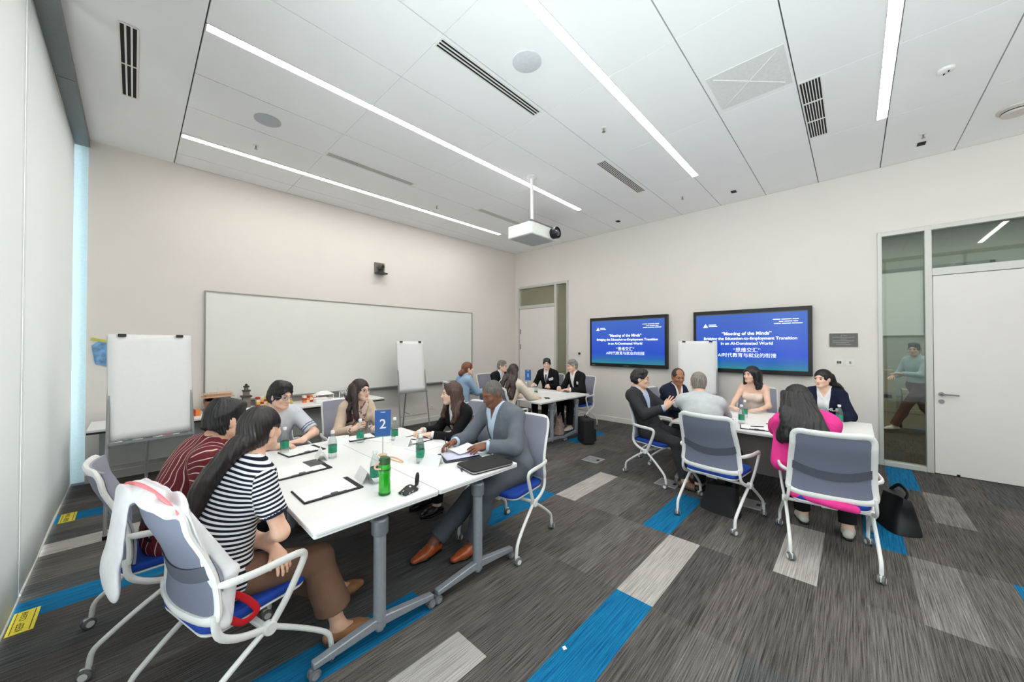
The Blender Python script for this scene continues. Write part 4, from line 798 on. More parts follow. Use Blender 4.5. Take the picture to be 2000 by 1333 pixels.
def striped(name, a, c, pitch, duty):
    """knit stripes that follow the garment"""
    m, n, b = nt_new(name); at = nd(n, 'ShaderNodeAttribute', attribute_name='band'); dv = nd(n, 'ShaderNodeMath', operation='DIVIDE'); dv.inputs[1].default_value = pitch; n.links.new(at.outputs['Fac'], dv.inputs[0])
    fr = nd(n, 'ShaderNodeMath', operation='FRACT'); n.links.new(dv.outputs[0], fr.inputs[0])
    n.links.new(ramp(n, fr.outputs[0], [(0, lin(a)), (duty - .03, lin(a)), (duty + .03, lin(c)), (.96, lin(c)), (1, lin(a))]), b.inputs['Base Color']); b.inputs['Roughness'].default_value = .85; b.inputs['Specular IOR Level'].default_value = .2; return m
def wavy(name, base, line):
    """dark cloth printed with thin wandering pale lines"""
    m, n, b = nt_new(name); at = nd(n, 'ShaderNodeAttribute', attribute_name='band'); tc = nd(n, 'ShaderNodeTexCoord'); no = nd(n, 'ShaderNodeTexNoise', i_Scale=7.0, i_Detail=1.0); n.links.new(tc.outputs['Object'], no.inputs[0])
    ma = nd(n, 'ShaderNodeMath', operation='MULTIPLY_ADD'); ma.inputs[1].default_value = .085; n.links.new(no.outputs[0], ma.inputs[0]); n.links.new(at.outputs['Fac'], ma.inputs[2])
    dv = nd(n, 'ShaderNodeMath', operation='DIVIDE'); dv.inputs[1].default_value = .034; n.links.new(ma.outputs[0], dv.inputs[0]); fr = nd(n, 'ShaderNodeMath', operation='FRACT'); n.links.new(dv.outputs[0], fr.inputs[0])
    n.links.new(ramp(n, fr.outputs[0], [(0, lin(base)), (.80, lin(base)), (.83, lin(line)), (.93, lin(line)), (.96, lin(base))]), b.inputs['Base Color']); b.inputs['Roughness'].default_value = .8; return m
def floral(name, base, spot, sc):
    m, n, b = nt_new(name); tc = nd(n, 'ShaderNodeTexCoord'); no = nd(n, 'ShaderNodeTexNoise', i_Scale=sc, i_Detail=4.0); n.links.new(tc.outputs['Object'], no.inputs[0])
    n.links.new(ramp(n, no.outputs[0], [(.52, lin(base)), (.58, lin(spot)), (.66, lin(spot)), (.70, lin(base))]), b.inputs['Base Color']); b.inputs['Roughness'].default_value = .8; return m

def ik(a, t, l1, l2, pole):
    d = t - a; L = np.linalg.norm(d); L = min(max(L, .12), l1 + l2 - .004); u = nz(d); x = (l1 * l1 - l2 * l2 + L * L) / (2 * L); h = math.sqrt(max(l1 * l1 - x * x, 0))
    p = nz(pole - u * (pole @ u)); return a + u * x + p * h, a + u * L
def dirv(yaw, pitch=0): return V(math.cos(R(yaw)) * math.cos(R(pitch)), math.sin(R(yaw)) * math.cos(R(pitch)), math.sin(R(pitch)))
UP = V(0, 0, 1)
SKIN = dict(light=(232, 186, 160), fair=(236, 196, 174), tan=(206, 154, 122), brown=(128, 84, 62), mid=(168, 116, 84))

class Person:
    def __init__(s, label, P):
        s.P = P; g = P.get; s.h = g('vox', .0055); s.fem = g('fem', False); s.k = g('size', 1.0 if not s.fem else .95)
        px = P['pel']; s.f = dirv(P['yaw']); s.r = np.cross(s.f, UP); s.p0 = V(px[0], px[1], px[2] if len(px) > 2 else .555)
        s.H = V(*P['head']); hy = g('hyaw', P['yaw']); s.hf = dirv(hy, g('hpitch', 0)); ro = R(g('hroll', 0)); hr = np.cross(dirv(hy), UP); hu = np.cross(hr, s.hf)
        s.hr = hr * math.cos(ro) + hu * math.sin(ro); s.hu = np.cross(s.hr, s.hf); fh = dirv(hy)
        hb = s.H - .055 * s.hu - .028 * s.hf; sy = g('syaw', P['yaw'] * .75 + hy * .25 if abs(P['yaw'] - hy) < 180 else P['yaw']); s.sf = dirv(sy); s.sr = np.cross(s.sf, UP)
        ax = nz(hb - s.p0); s.nb = hb - .088 * nz(UP * .6 + ax * .6) - .022 * s.sf
        s.mid = (s.p0 + s.nb) / 2 - s.f * g('slouch', .035) + UP * .02
        s.sc = s.sp(.90); sw = g('sw', .156 if s.fem else .178) * s.k; s.u = nz(s.nb - s.sp(.6))
        dz = g('shrug', 0)
        s.sh = {q: s.sc + s.sr * sw * (1 if q == 'r' else -1) - s.u * .012 + UP * dz for q in 'lr'}
        s.hip = {q: s.p0 + s.r * .088 * (1 if q == 'r' else -1) * s.k for q in 'lr'}
        s.el = {}; s.wr = {}; s.kn = {}; s.an = {}; la = (.285 * s.k, .25 * s.k); ll = (.42 * s.k, .425 * s.k)
        for q in 'lr':
            sg = 1 if q == 'r' else -1
            tgt = V(*P['w' + q]) if 'w' + q in P else s.p0 + s.f * .30 + s.r * sg * .12 + UP * .12
            pole = V(*P['ep' + q]) if 'ep' + q in P else s.sr * sg * .55 - UP * .9 - s.sf * .35
            s.el[q], s.wr[q] = ik(s.sh[q], tgt, la[0], la[1], pole)
            a = P.get('a' + q); ank = V(a[0], a[1], a[2] if len(a) > 2 else .085) if a is not None else s.p0 * V(1, 1, 0) + s.f * .40 + s.r * sg * .11 + UP * .085
            s.kn[q], s.an[q] = ik(s.hip[q], ank, ll[0], ll[1], V(*P['kp' + q]) if 'kp' + q in P else s.f * .7 + UP * .9 + s.r * sg * .12)
        s.base = s.p0 * V(1, 1, 0); z0 = g('z0', 0); s.base[2] = z0
        pts = [s.H + .14, s.H - .14, s.p0 + .2, s.p0 - .2] + [w for d in (s.el, s.wr, s.kn, s.an, s.sh) for w in d.values()]; pts += [s.wr[q] + nz(s.wr[q] - s.el[q]) * .2 for q in 'lr'] + [s.an[q] + s.ftd(q) * .2 for q in 'lr'] + [s.an[q] - .1 for q in 'lr']
        s.lo = np.min(pts, 0) - .07; s.hi = np.max(pts, 0) + .07; s.lo[2] = max(s.lo[2], z0 - .01)
        lc = {'light': (204, 130, 116), 'fair': (208, 130, 120), 'tan': (166, 100, 84), 'brown': (98, 58, 50), 'mid': (128, 78, 64)}[P['skin']]; sk = SKIN[P['skin']]
        s.skin = skin_m('skin_' + P['skin'] + ('_rosy' if s.fem else ''), sk, lc if s.fem else tuple(.6 * a_ + .4 * b_ for a_, b_ in zip(lc, sk)))
        s.build_body(label)
        s.up = None
        for G in P.get('wear', []): s.garment(G)
        if 'legs' in P: s.trousers(P['legs'])
        if 'shoes' in P: s.shoe(P['shoes'])
        if 'hair' in P: s.hair(P['hair'])
        s.face_bits()
        for fn in P.get('extra', []): fn(s)
    def ftd(s, q): return dirv(s.P.get('fy' + q, s.P['yaw']))
    def sp(s, t): return (1 - t) ** 2 * s.p0 + 2 * t * (1 - t) * s.mid + t * t * s.nb
    def fr(s, t):
        u = nz(s.sp(min(t + .05, 1)) - s.sp(max(t - .05, 0))); r = nz(s.r * (1 - t) + s.sr * t); f = nz(np.cross(u, r)); return [nz(np.cross(f, u)), f, u]
    def torso(s, F, i=0, mid=0, lowcut=False):
        k = s.k; fem = s.fem; w = s.P.get('wide', 1.0)
        F.ell(s.sp(.03), s.fr(.03), V(.178 * w if not fem else .182 * w, .128, .125) * k + i, .05, mid)
        F.ell(s.sp(.33), s.fr(.33), V(.150 * w, .116 * w, .15) * k * (1 if not fem else .92) + i, .07, mid)
        F.ell(s.sp(.66) + s.fr(.66)[1] * .008, s.fr(.66), V(.168 if not fem else .145, .120 if not fem else .104, .19) * k * V(w, 1, 1) + i, .06, mid)
        F.cone(s.sh['l'] * .9 + s.sh['r'] * .1, s.sh['r'] * .9 + s.sh['l'] * .1, .066 * k + i, .066 * k + i, .06, mid)
        if fem:
            fr = s.fr(.68)
            for sg in (-1, 1): F.ell(s.sp(.68) + fr[1] * .085 * k + fr[0] * .066 * sg * k, fr, V(.062, .052, .064) * k + i, .035, mid)
        for q in 'lr': F.cone(s.nb + s.u * .022, s.sh[q] * .75 + s.nb * .25 - s.u * 0, .046 * k + i * .8, .052 * k + i, .05, mid)
    def limb_arm(s, F, q, i0, i1, sl, mid, k=.03):
        """upper arm and forearm as far as sl (0..2) along the arm"""
        a, e, w = s.sh[q], s.el[q], s.wr[q]; m = s.k * (.86 if s.fem else 1) * s.P.get('armw', 1)
        t = min(sl, 1); F.cone(a, a + (e - a) * t, .052 * m + i0, (.052 + (.040 - .052) * t) * m + i0 + (i1 - i0) * t, k, mid)
        if sl > 1: t = sl - 1; F.cone(e, e + (w - e) * t, .041 * m + i1, (.041 + (.027 - .041) * t) * m + i1, k, mid)
    def limb_leg(s, F, q, i, mid, z1=None, flare=0):
        h, k_, a = s.hip[q], s.kn[q], s.an[q]; m = s.k * (.95 if s.fem else 1)
        F.cone(h, k_, .092 * m + i, .061 * m + i, .04, mid); t = 1 if z1 is None else min(1, (k_[2] - z1) / max(k_[2] - a[2], .01)); e = k_ + (a - k_) * t
        F.cone(k_, e, .059 * m + i, (.059 + (.038 - .059) * t) * m + i + flare, .03, mid)
        F.ell(k_ + (a - k_) * .3 - nz(np.cross(np.cross(k_ - a, s.f), k_ - a)) * 0 - s.ftd(q) * .018, [s.r, nz(np.cross(s.r, nz(a - k_))), nz(a - k_)], V(.05, .055, .12) * m + i, .03, mid)
    def headp(s, r, f, u): return s.H + s.hr * r + s.hf * f + s.hu * u
    def hand(s, F, q):
        P = s.P; w = s.wr[q]; hd = P.get('h' + q, {}); d = nz(V(*hd['dir'])) if 'dir' in hd else nz(w - s.el[q]); pn = V(*hd.get('palm', (0, 0, -1))); pn = nz(pn - d * (pn @ d)); curl = hd.get('curl', 22); spread = hd.get('spread', 5)
        side = np.cross(d, pn) * (1 if q == 'r' else -1); side = nz(side)                                     # towards the thumb
        m = s.k * (.90 if s.fem else 1.0); B = [side, pn, d]
        F.cone(w - d * .02, w + d * .03, .024 * m, .027 * m, .02, 3, pn, .72)
        F.ell(w + d * .052 * m, B, V(.040, .0155, .050) * m, .015, 3)
        for j, (off, L) in enumerate(((.029, .070), (.010, .078), (-.010, .073), (-.028, .058))):
            k0 = w + d * (.088 - abs(off - .008) * .22) * m + side * off * m; ang = R(spread * (off / .012)) * .6; dd = nz(d * math.cos(ang) + side * math.sin(ang)); p = k0; cc = curl * (1 + .08 * j); r = .0092 * m
            for seg, fr_ in ((1, .46), (2, .31), (3, .23)):
                a = R(cc * seg * .75); v = dd * math.cos(a) + pn * math.sin(a); e = p + v * L * fr_ * m; F.cone(p, e, r, r * .90, .004, 3); r *= .92; p = e
        t0 = w + d * .028 * m + side * .026 * m + pn * .006; t1 = t0 + nz(d * .75 + side * .62 + pn * .35) * .040 * m; t2 = t1 + nz(d * .9 + side * .12 + pn * .42) * .034 * m
        F.cone(w + d * .02 * m + side * .012 * m, t0, .016 * m, .014 * m, .012, 3); F.cone(t0, t1, .0125 * m, .0105 * m, .006, 3); F.cone(t1, t2, .0105 * m, .0085 * m, .004, 3)
    def build_body(s, label):
        F = Field(s.lo, s.hi, s.h); s.F = F; k = s.k
        s.torso(F, 0, 0)
        for q in 'lr': s.limb_arm(F, q, 0, 0, 2, 0); s.limb_leg(F, q, 0, 0)
        nr = .054 if not s.fem else .046
        F.cone(s.nb - s.u * .03, s.H - .045 * s.hu - .022 * s.hf, nr * 1.12 * k, nr * k, .03, 0)
        hs = 1.0 if not s.fem else .96; hp = lambda r, f, u: s.headp(r * hs, f * hs, u * hs); B = [s.hr, s.hf, s.hu]; v = lambda *a: V(*a) * hs
        jw = s.P.get('jaw', 1.0)
        F.ell(hp(0, -.014, .028), B, v(.075, .094, .086), .02, 0); F.ell(hp(0, .022, -.030), B, v(.060 * jw, .068, .078), .03, 0); F.ell(hp(0, .060, -.093), B, v(.025 * jw, .020, .019), .025, 0)
        for sg in (-1, 1):
            F.cone(hp(sg * .050 * jw, .002, -.058), hp(sg * .018, .062, -.090), .014, .014, .03, 0); F.ell(hp(sg * .036, .062, -.024), B, v(.024, .022, .022), .02, 0)
            F.cone(hp(sg * .012, .083, .024), hp(sg * .046, .066, .022), .010, .009, .015, 0)
        for sg in (-1, 1): F.cell(hp(sg * .031, .098, .003), B, v(.017, .018, .011), .012)
        for sg in (-1, 1): F.ell(hp(sg * .031, .076, .003), B, v(.0125, .0125, .0115) + s.P.get('lids', 0), .004, 0)
        F.cone(hp(0, .082, .012), hp(0, .104, -.030), .0085, .0115, .012, 0)
        for sg in (-1, 1): F.cone(hp(sg * .011, .090, -.034), hp(sg * .006, .100, -.034), .0075, .0075, .008, 0); F.ell(hp(sg * .074, -.010, -.006), [s.hr * .96 - s.hf * .28 * sg, s.hf * .96 + s.hr * .28 * sg, s.hu], v(.009, .019, .031), .008, 0)
        F.cone(hp(-.020, .0835, -.060), hp(0, .0925, -.0580), .0042, .0052, .004, 2); F.cone(hp(.020, .0835, -.060), hp(0, .0925, -.0580), .0042, .0052, .004, 2); F.cone(hp(-.015, .0845, -.0665), hp(.015, .0845, -.0665), .0048, .0048, .004, 2); F.cone(hp(-.006, .0895, -.0665), hp(.006, .0895, -.0665), .0048, .0048, .004, 2)
        for q in 'lr': s.hand(F, q); s.foot(F, q, 0, 0)
        def lips(v, ids):
            d = v - s.H; r, f, u = d @ s.hr / hs, d @ s.hf / hs, d @ s.hu / hs; e = (r / .0225) ** 2 + ((u + .0625) / .0088) ** 2
            return np.clip((1.2 - e) / .45, 0, 1) * (f > .06)
        s.o = emit('person', F, [s.skin], None, s.base, attr=lips); s.o.location = s.base; tag(s.o, label, 'person')
    def foot(s, F, q, i, mid, toe=0):
        a, d = s.an[q], s.ftd(q); z0 = s.P.get('z0', 0); up = UP; c = lambda f, z: V(a[0], a[1], 0) + d * f * s.k + up * (z + a[2] - .085)
        F.cone(c(-.045, .042), c(.10, .034), .030 + i, .036 + i, .025, mid, UP, .85); F.cone(c(.09, .033), c(.155 + toe, .026), .036 + i, .024 + i, .02, mid, UP, .75); F.cone(a, c(.035, .05), .034 + i, .034 + i, .03, mid)
    def garment(s, G):
        i = G.get('infl', .008); sl = G.get('sleeve', 1.95); loose = G.get('loose', .006); h = G.get('vox', s.h)
        lo = s.lo.copy(); hi = s.hi.copy(); lo[2] = max(lo[2], s.p0[2] - .2); hi[2] = s.nb[2] + .09; F = Field(lo, hi, h)
        s.torso(F, i, 0)
        if sl > 0:
            for q in 'lr': s.limb_arm(F, q, i + loose * .4, i + loose, sl, 4 if q == 'r' else 5)
        for p in G.get('add', []): F.cone(*p[:4], k=p[4], mid=0, flat=p[5] if len(p) > 5 else None, fs=p[6] if len(p) > 6 else 1)
        for q in 'lr' if sl > 0 else '':                                        # open, flat sleeve ends
            a, b_ = (s.sh[q], s.el[q]) if sl <= 1 else (s.el[q], s.wr[q]); t = sl if sl <= 1 else sl - 1; e = a + (b_ - a) * t; dn = nz(b_ - a)
            def tip(X, Y, Z, e=e, dn=dn):
                x, y, z = X - e[0], Y - e[1], Z - e[2]; h = x * dn[0] + y * dn[1] + z * dn[2]
                return np.maximum(np.maximum(-h, h - .10), np.sqrt(np.maximum(x * x + y * y + z * z - h * h, 0)) - .085)
            F.cut(tip, e - .16, e + .16)
        if G.get('collar'):
            cr = G['collar']; n = 14; ring = []
            for j in range(n + 1):
                a = R(-90 + 40 + (360 - 80) * j / n + 180) if G.get('open', True) else R(360 * j / n); ring.append(s.nb + s.u * (.020 + .012 * (1 - math.sin(a)) * .5) + s.sr * math.cos(a) * .066 * s.k + s.sf * math.sin(a) * .062 * s.k)
            for j in range(n): F.cone(ring[j], ring[j + 1], .011 + i * .3, .011 + i * .3, .006, 6); F.cone(ring[j] + s.u * .014 * cr, ring[j + 1] + s.u * .014 * cr, .008 + i * .3, .008 + i * .3, .006, 6)
        zc = s.p0 + s.fr(0)[2] * G.get('hem', -.10); F.half(zc, -s.fr(0.05)[2])
        nk = G.get('neck', ('round', .07)); B = [s.sr, nz(np.cross(s.u, s.sr)), s.u]
        if nk[0] == 'round': F.cell(s.nb + s.u * .045 + s.sf * .012, B, V(nk[1], nk[1], .05), .006)
        elif nk[0] == 'v':
            dp, wd = nk[1], nk[2]; c = s.nb + s.u * .03; fo, ro, uo = B[1], B[0], B[2]; off = nk[3] if len(nk) > 3 else 0
            def wedge(X, Y, Z):
                x, y, z = X - c[0], Y - c[1], Z - c[2]; a = np.abs(x * ro[0] + y * ro[1] + z * ro[2]) ; u = x * uo[0] + y * uo[1] + z * uo[2]; f = x * fo[0] + y * fo[1] + z * fo[2]
                return np.maximum(np.maximum(a - wd * np.clip((u + dp) / dp, 0.0, 1.1) - off, -(u + dp)), -f - .02)
            F.cut(wedge, F.lo, F.lo + F.h * F.n, .004); F.cell(s.nb + s.u * .05, B, V(.062, .064, .06), .006)
            if G.get('lapel'):
                for sg in (-1, 1):
                    prev = None
                    for j in range(9):
                        t = j / 8; u = .035 - (dp + .01) * t; rr = sg * (wd * max(0, (u - .03 + dp) / dp) + .012 + off + .010 * math.sin(PI * min(1, t * 1.15)))
                        o = s.nb + s.u * u + s.sr * rr; p = F.probe(o - fo * .02, fo, .19) if j > 0 else s.nb + s.u * .035 + s.sr * sg * .064
                        if prev is not None: F.cone(prev, p, .0125, .0125, .004, 0, fo, .45)
                        prev = p
                ring = [s.nb + s.u * .028 + s.sr * math.cos(a) * .072 + s.sf * math.sin(a) * .066 for a in [R(10 - 200 * j / 10) for j in range(11)]]
                for j in range(10): F.cone(ring[j], ring[j + 1], .012, .012, .006, 0)
        elif nk[0] == 'tube': F.half(s.sp(nk[1]), s.fr(.7)[2])
        amp = G.get('fold', .0025); seed = hash(G['name']) % 97 if False else len(G['name']) * 7
        at = None
        if G.get('band'):
            def at(v, ids):
                kx = G['band']; z = v @ s.fr(.45)[2] if kx == 'z' else (v - s.sp(.5)) @ (s.fr(.5)[0] * .8 + s.fr(.5)[1] * .25 + s.fr(.5)[2] * .35)
                for q, idn in (('r', 4), ('l', 5)): ad = nz(s.el[q] - s.sh[q]); z = np.where(ids == idn, (v - s.sh[q]) @ -ad, z)
                return z
        def paint(v, ids):
            ids = ids.copy()
            for q, idn in (('r', 4), ('l', 5)):
                ax = s.el[q] - s.sh[q]; t = (v - s.sh[q]) @ ax / (ax @ ax)
                for t0, t1 in G['cuff']: ids[(ids == idn) & (t > t0) & (t < t1)] = 7
            return ids
        m = G['mats'] if isinstance(G['mats'], list) else [G['mats']]
        if G['name'] == 'shirt': s.upshirt = F
        o = emit(G['name'], F, m, s.o, s.base, disp=(lambda v: wrinkle(v, amp, 20, seed)) if amp else None, idmap=G.get('idmap', {}), attr=at, idfn=paint if G.get('cuff') else None); s.up = F
        if G.get('label'): o['label'] = G['label']
        return o
    def trousers(s, G):
        lo = s.lo.copy(); hi = s.hi.copy(); hi[2] = max(s.p0[2] + .25, s.kn['l'][2] + .15, s.kn['r'][2] + .15); F = Field(lo, hi, G.get('vox', max(s.h, .0055))); i = G.get('infl', .012)
        F.ell(s.sp(.03), s.fr(.03), V(.182, .134, .13) * s.k + i * .6, .05, 0); F.ell(s.sp(.15), s.fr(.15), V(.155, .118, .09) * s.k + i * .4, .05, 0); z = G.get('z', .12) + s.P.get('z0', 0)
        for q in 'lr': s.limb_leg(F, q, i, 0, z, G.get('flare', .012))
        F.half(s.sp(.16), s.fr(.1)[2])
        for q in 'lr':
            a = s.an[q]; dn = nz(a - s.kn[q]); c = s.kn[q] + (a - s.kn[q]) * min(1, (s.kn[q][2] - z) / max(s.kn[q][2] - a[2], .01))
            F.cut(lambda X, Y, Z: np.maximum(-((X - c[0]) * dn[0] + (Y - c[1]) * dn[1] + (Z - c[2]) * dn[2]), np.sqrt((X - c[0]) ** 2 + (Y - c[1]) ** 2 + (Z - c[2]) ** 2) - .16), c - .2, c + .2)
        o = emit('trousers', F, [G['mat']], s.o, s.base, disp=lambda v: wrinkle(v, G.get('fold', .003), 18, 5))
    def shoe(s, G):
        z0 = s.P.get('z0', 0)
        for q in 'lr':
            a = s.an[q]; d = s.ftd(q); F = Field(a - .27, a + .27, .005); s.foot(F, q, .007, 0, G.get('toe', 0)); F.half(V(0, 0, z0 + .003), -UP)
            F.half(a + UP * G.get('top', .005), UP)
            if G.get('low'): F.cell(a + d * .02 + UP * .03, [d, np.cross(UP, d), UP], V(.085, .035, .065), .006)
            b0 = V(a[0], a[1], z0 + .012 + a[2] - .085)
            o = emit('shoe', F, [G['mat']], s.o, s.base)
            F = Field(a - .27, a + .27, .005); F.cone(b0 - d * .045 * s.k, b0 + d * .09 * s.k, .034, .044, .02, 0, UP, .5); F.cone(b0 + d * .09 * s.k, b0 + d * (.16 + G.get('toe', 0)) * s.k, .044, .026, .02, 0, UP, .5); F.half(V(0, 0, z0 + .002), -UP); F.half(V(0, 0, z0 + a[2] - .085 + .020), UP)
            emit('sole', F, [G.get('sole', black_m)], o, s.base)
    def clear(s, p, mg):
        """push a hair point out of the clothing"""
        U = s.up
        if U is None: return p
        for _ in range(8):
            if (p < U.lo + 3 * U.h).any() or (p > U.lo + U.h * (U.n - 4)).any(): break
            d = U.at(p)
            if d > mg: break
            e = 3 * U.h; g = V(*[U.at(p + e * V(*(j == i for j in range(3)))) - U.at(p - e * V(*(j == i for j in range(3)))) for i in range(3)]); g[2] *= .3
            if np.linalg.norm(g) < 1e-6: break
            p = p + nz(g) * (mg - d)
        return p
    def hair(s, G):
        c = G['color']; m = hair_m(G['mat'], c, G.get('rough', .38)); t = G.get('t', .016); st = G['style']; hs = 1.0 if not s.fem else .96; hp = lambda r, f, u: s.headp(r * hs, f * hs, u * hs); B = [s.hr, s.hf, s.hu]; v = lambda *a: V(*a) * hs
        fwd = dirv(s.P.get('hyaw', s.P['yaw'])); rt = np.cross(fwd, UP); wp = lambda r, f, u: s.H + rt * r + fwd * f + UP * u
        paths = G.get('paths', []); pts = [s.H + .16, s.H - .17] + [V(*p) for pa in paths for p in pa[0]]
        L = G.get('len', .0)
        if L: pts += [s.H + V(.2, .2, 0), s.H - V(.2, .2, L + .08)]
        F = Field(np.min(pts, 0) - .06, np.max(pts, 0) + .06, G.get('vox', min(s.h, .005)))
        F.ell(hp(0, -.014, .030), B, v(.0765, .096, .088) + t * V(.40 if st != 'long' else .7, .8, 1), .01, 0)
        nape = G.get('nape', -.075); F.ell(hp(0, -.045, -.030), B, v(.062, .062, .06) + t * .6, .03, 0)
        if st == 'short':
            q = G.get('vol', .01)
            for r, f, u, rr in () if q < 0 else ((0, .045, .092, .045), (.03, .02, .095, .045), (-.03, .02, .095, .045), (0, -.03, .10, .05)): F.ell(hp(r, f, u), B, V(rr, rr, .02 + q), .025, 0)
            if G.get('fringe'):
                for r in (-.045, -.02, .01, .035): F.cone(hp(r, .06, .095), hp(r + .012, .096, .052 - G['fringe']), .018, .010, .012, 0)
        face = G.get('face', .0); F.cell(hp(0, .112, -.035 + face), B, v(.070, .072, .098), .012)
        if G.get('pulled'):
            for sg in (-1, 1): F.cell(hp(sg * .092, .034, -.034), B, v(.040, .058, .060), .012)
        if st in ('short', 'bald'):
            for sg in (-1, 1): F.cell(hp(sg * .090, -.035, -.078), B, v(.030, .075, .050), .015)
            F.cell(hp(0, -.135, -.082), B, v(.085, .040, .045), .015)
            F.half(hp(0, -.06, nape), -nz(s.hu + s.hf * .45))
            for sg in (-1, 1): F.cell(hp(sg * .090, .034, -.046), B, v(.033, .040, .042), .012)
            if st == 'bald': F.cell(hp(0, .080, .10), B, v(.062, .070, .065), .012)
        else:
            for sg in (-1, 1):
                if G.get('ears', True): F.cell(hp(sg * .094, .010, -.016), B, v(.030, .036, .042), .01)
        if L:                                                                  # loose long hair falling over back and shoulders
            out = G.get('out', .0); n = G.get('n', 9); span = G.get('span', 100)
            for j in range(n):
                a = R(-span + 2 * span * j / (n - 1)); dx, dy = math.sin(a), -math.cos(a); ln = L * (1 - .05 * abs(math.sin(3 * j))) * (1 - G.get('taper', .15) * abs(a) / R(span)); w = G.get('w', .036)
                fwdp = G.get('front', 0) * max(0, abs(dx)) ; b = .02 + out
                p = [hp(dx * .074, dy * .086 - .008, .045), wp(dx * .082, dy * .094 - .012, -.03), wp(dx * (.084 + b * .3), dy * (.10 + b * .4) + fwdp * .4 - .012, -.11), wp(dx * (.092 + b), dy * (.105 + b) + fwdp - .02, -.11 - (ln - .11) * .45), wp(dx * (.088 + b), dy * (.105 + b) + fwdp - .02, -ln)]
                q = [s.clear(np.array(x), .018) for x in spl([tuple(x) for x in p], 4)]
                for e in range(len(q) - 1): tt = e / (len(q) - 1); F.cone(q[e], q[e + 1], w * (1 - .5 * tt), w * (1 - .5 * (tt + 1 / (len(q) - 1))), .014, 0)
        for pa, r0, r1 in paths:
            q = [s.clear(np.array(x), r0 * .55) for x in spl([tuple(x) for x in pa], 5)]; N = len(q) - 1
            for e in range(N): F.cone(q[e], q[e + 1], r0 + (r1 - r0) * e / N, r0 + (r1 - r0) * (e + 1) / N, .012, 0)
        def strands(v):
            d = v - s.H; a = np.arctan2(d @ rt, -(d @ fwd)); return (wrinkle(v, G.get('clump', .0045), 60, 4) if st == 'short' else 0) + .0016 * np.sin(a * 46 + 3 * np.sin(d[:, 2] * 22)) + .0011 * np.sin(a * 23 + d[:, 2] * 40 + 1)
        emit('hair', F, [m], s.o, s.base, disp=strands)
    def face_bits(s):
        hs = 1.0 if not s.fem else .96; hp = lambda r, f, u: s.headp(r * hs, f * hs, u * hs) - s.base; hc = M(s.P.get('brow', 'brow_dark'), s.P.get('browc', (34, 26, 22)), .7)
        Rm = Matrix(((s.hr[0], s.hf[0], s.hu[0]), (s.hr[1], s.hf[1], s.hu[1]), (s.hr[2], s.hf[2], s.hu[2]))).to_4x4()
        for sg in (-1, 1):
            b = MB(); T = Matrix.Translation(hp(sg * .031, .0784, .003)) @ Rm @ Matrix.Rotation(R(-90), 4, 'X'); g = .0110
            b.lathe([(g * math.sin(R(a)), g * math.cos(R(a))) for a in (90, 75, 60, 48)], 14, 0, T, caps=False); b.lathe([(g * 1.0 * math.sin(R(a)), g * math.cos(R(a)) + .0002) for a in (48, 24, 1)], 14, 1, T, caps=False)
            obj('eye', b, [M('eye_white', (206, 198, 192), .3), M('eye_iris', (38, 24, 18), .2)], s.o, sharp=3)
            b = MB(); b.tube(spl([hp(sg * .013, .0925, .0195), hp(sg * .028, .0915, .0265), hp(sg * .045, .0765, .0225)], 5), [.0026] * 5 + [.0030] * 4 + [.0014] * 2, 6, nrm=tuple(s.hu), w=1.2); obj('eyebrow', b, hc, s.o)
            b = MB(); b.tube(spl([hp(sg * .0205, .0895, .006), hp(sg * .031, .0925, .0105), hp(sg * .043, .084, .0055)], 4), .0011, 5); obj('eyelashes', b, M('lash_dark', (26, 20, 18), .6), s.o)
        if s.P.get('glasses'):
            gl = thing('glasses', None, None); gl.parent = s.o; fm = M('glasses_frame', s.P.get('gc', (60, 50, 46)), .35, .4); b = MB()
            for sg in (-1, 1):
                b.tube([hp(sg * .033 + .0225 * math.cos(a * PI / 10), .103 - .012 * abs(.6 + .6 * math.cos(a * PI / 10) * sg) , -.001 + .019 * math.sin(a * PI / 10)) for a in range(20)], .0016, 6, closed=True)
                b.tube([hp(sg * .055, .090, .006), hp(sg * .076, .05, .008), hp(sg * .079, -.012, .004)], .0015, 6)
            b.tube(spl([hp(-.0105, .102, .003), hp(0, .106, .006), hp(.0105, .102, .003)], 4), .0015, 6); obj('glasses_frame', b, fm, gl)
            for sg in (-1, 1):
                b = MB(); vs = [hp(sg * .033, .097, -.001)] + [hp(sg * .033 + .021 * math.cos(a * PI / 10), .1025 - .012 * abs(.6 + .6 * math.cos(a * PI / 10) * sg), -.001 + .018 * math.sin(a * PI / 10)) for a in range(20)]
                b.add(vs, [(0, 1 + a, 1 + (a + 1) % 20) for a in range(20)]); obj('glasses_lens', b, M_glass('spectacle_lens', (246, 248, 248), .05), gl, sharp=3)
            gl.name = 'glasses'
# accessories placed on the clothing surface
def name_badge(rr, u, w=.085, h=.05, roll=0, m=None):
    def fn(s):
        B = [s.sr, nz(np.cross(s.u, s.sr)), s.u]; o = s.nb + s.u * u + s.sr * rr; c = s.up.probe(o, B[1], .32); e = 4 * s.up.h
        px = s.up.probe(o + B[0] * .03, B[1], .32); py = s.up.probe(o - B[2] * .03, B[1], .32); x = nz(px - c); y = nz(c - py); n = nz(np.cross(y, x)); y = np.cross(x, n); a = R(roll); x, y = x * math.cos(a) + y * math.sin(a), y * math.cos(a) - x * math.sin(a)
        T = Matrix(((x[0], y[0], n[0], c[0] - s.base[0]), (x[1], y[1], n[1], c[1] - s.base[1]), (x[2], y[2], n[2], c[2] - s.base[2]), (0, 0, 0, 1)))
        b = MB(); b.box((-w / 2, -h / 2, .004), (w / 2, h / 2, .012), 0, T); obj('name_badge', b, m or paper_m, s.o)
    return fn
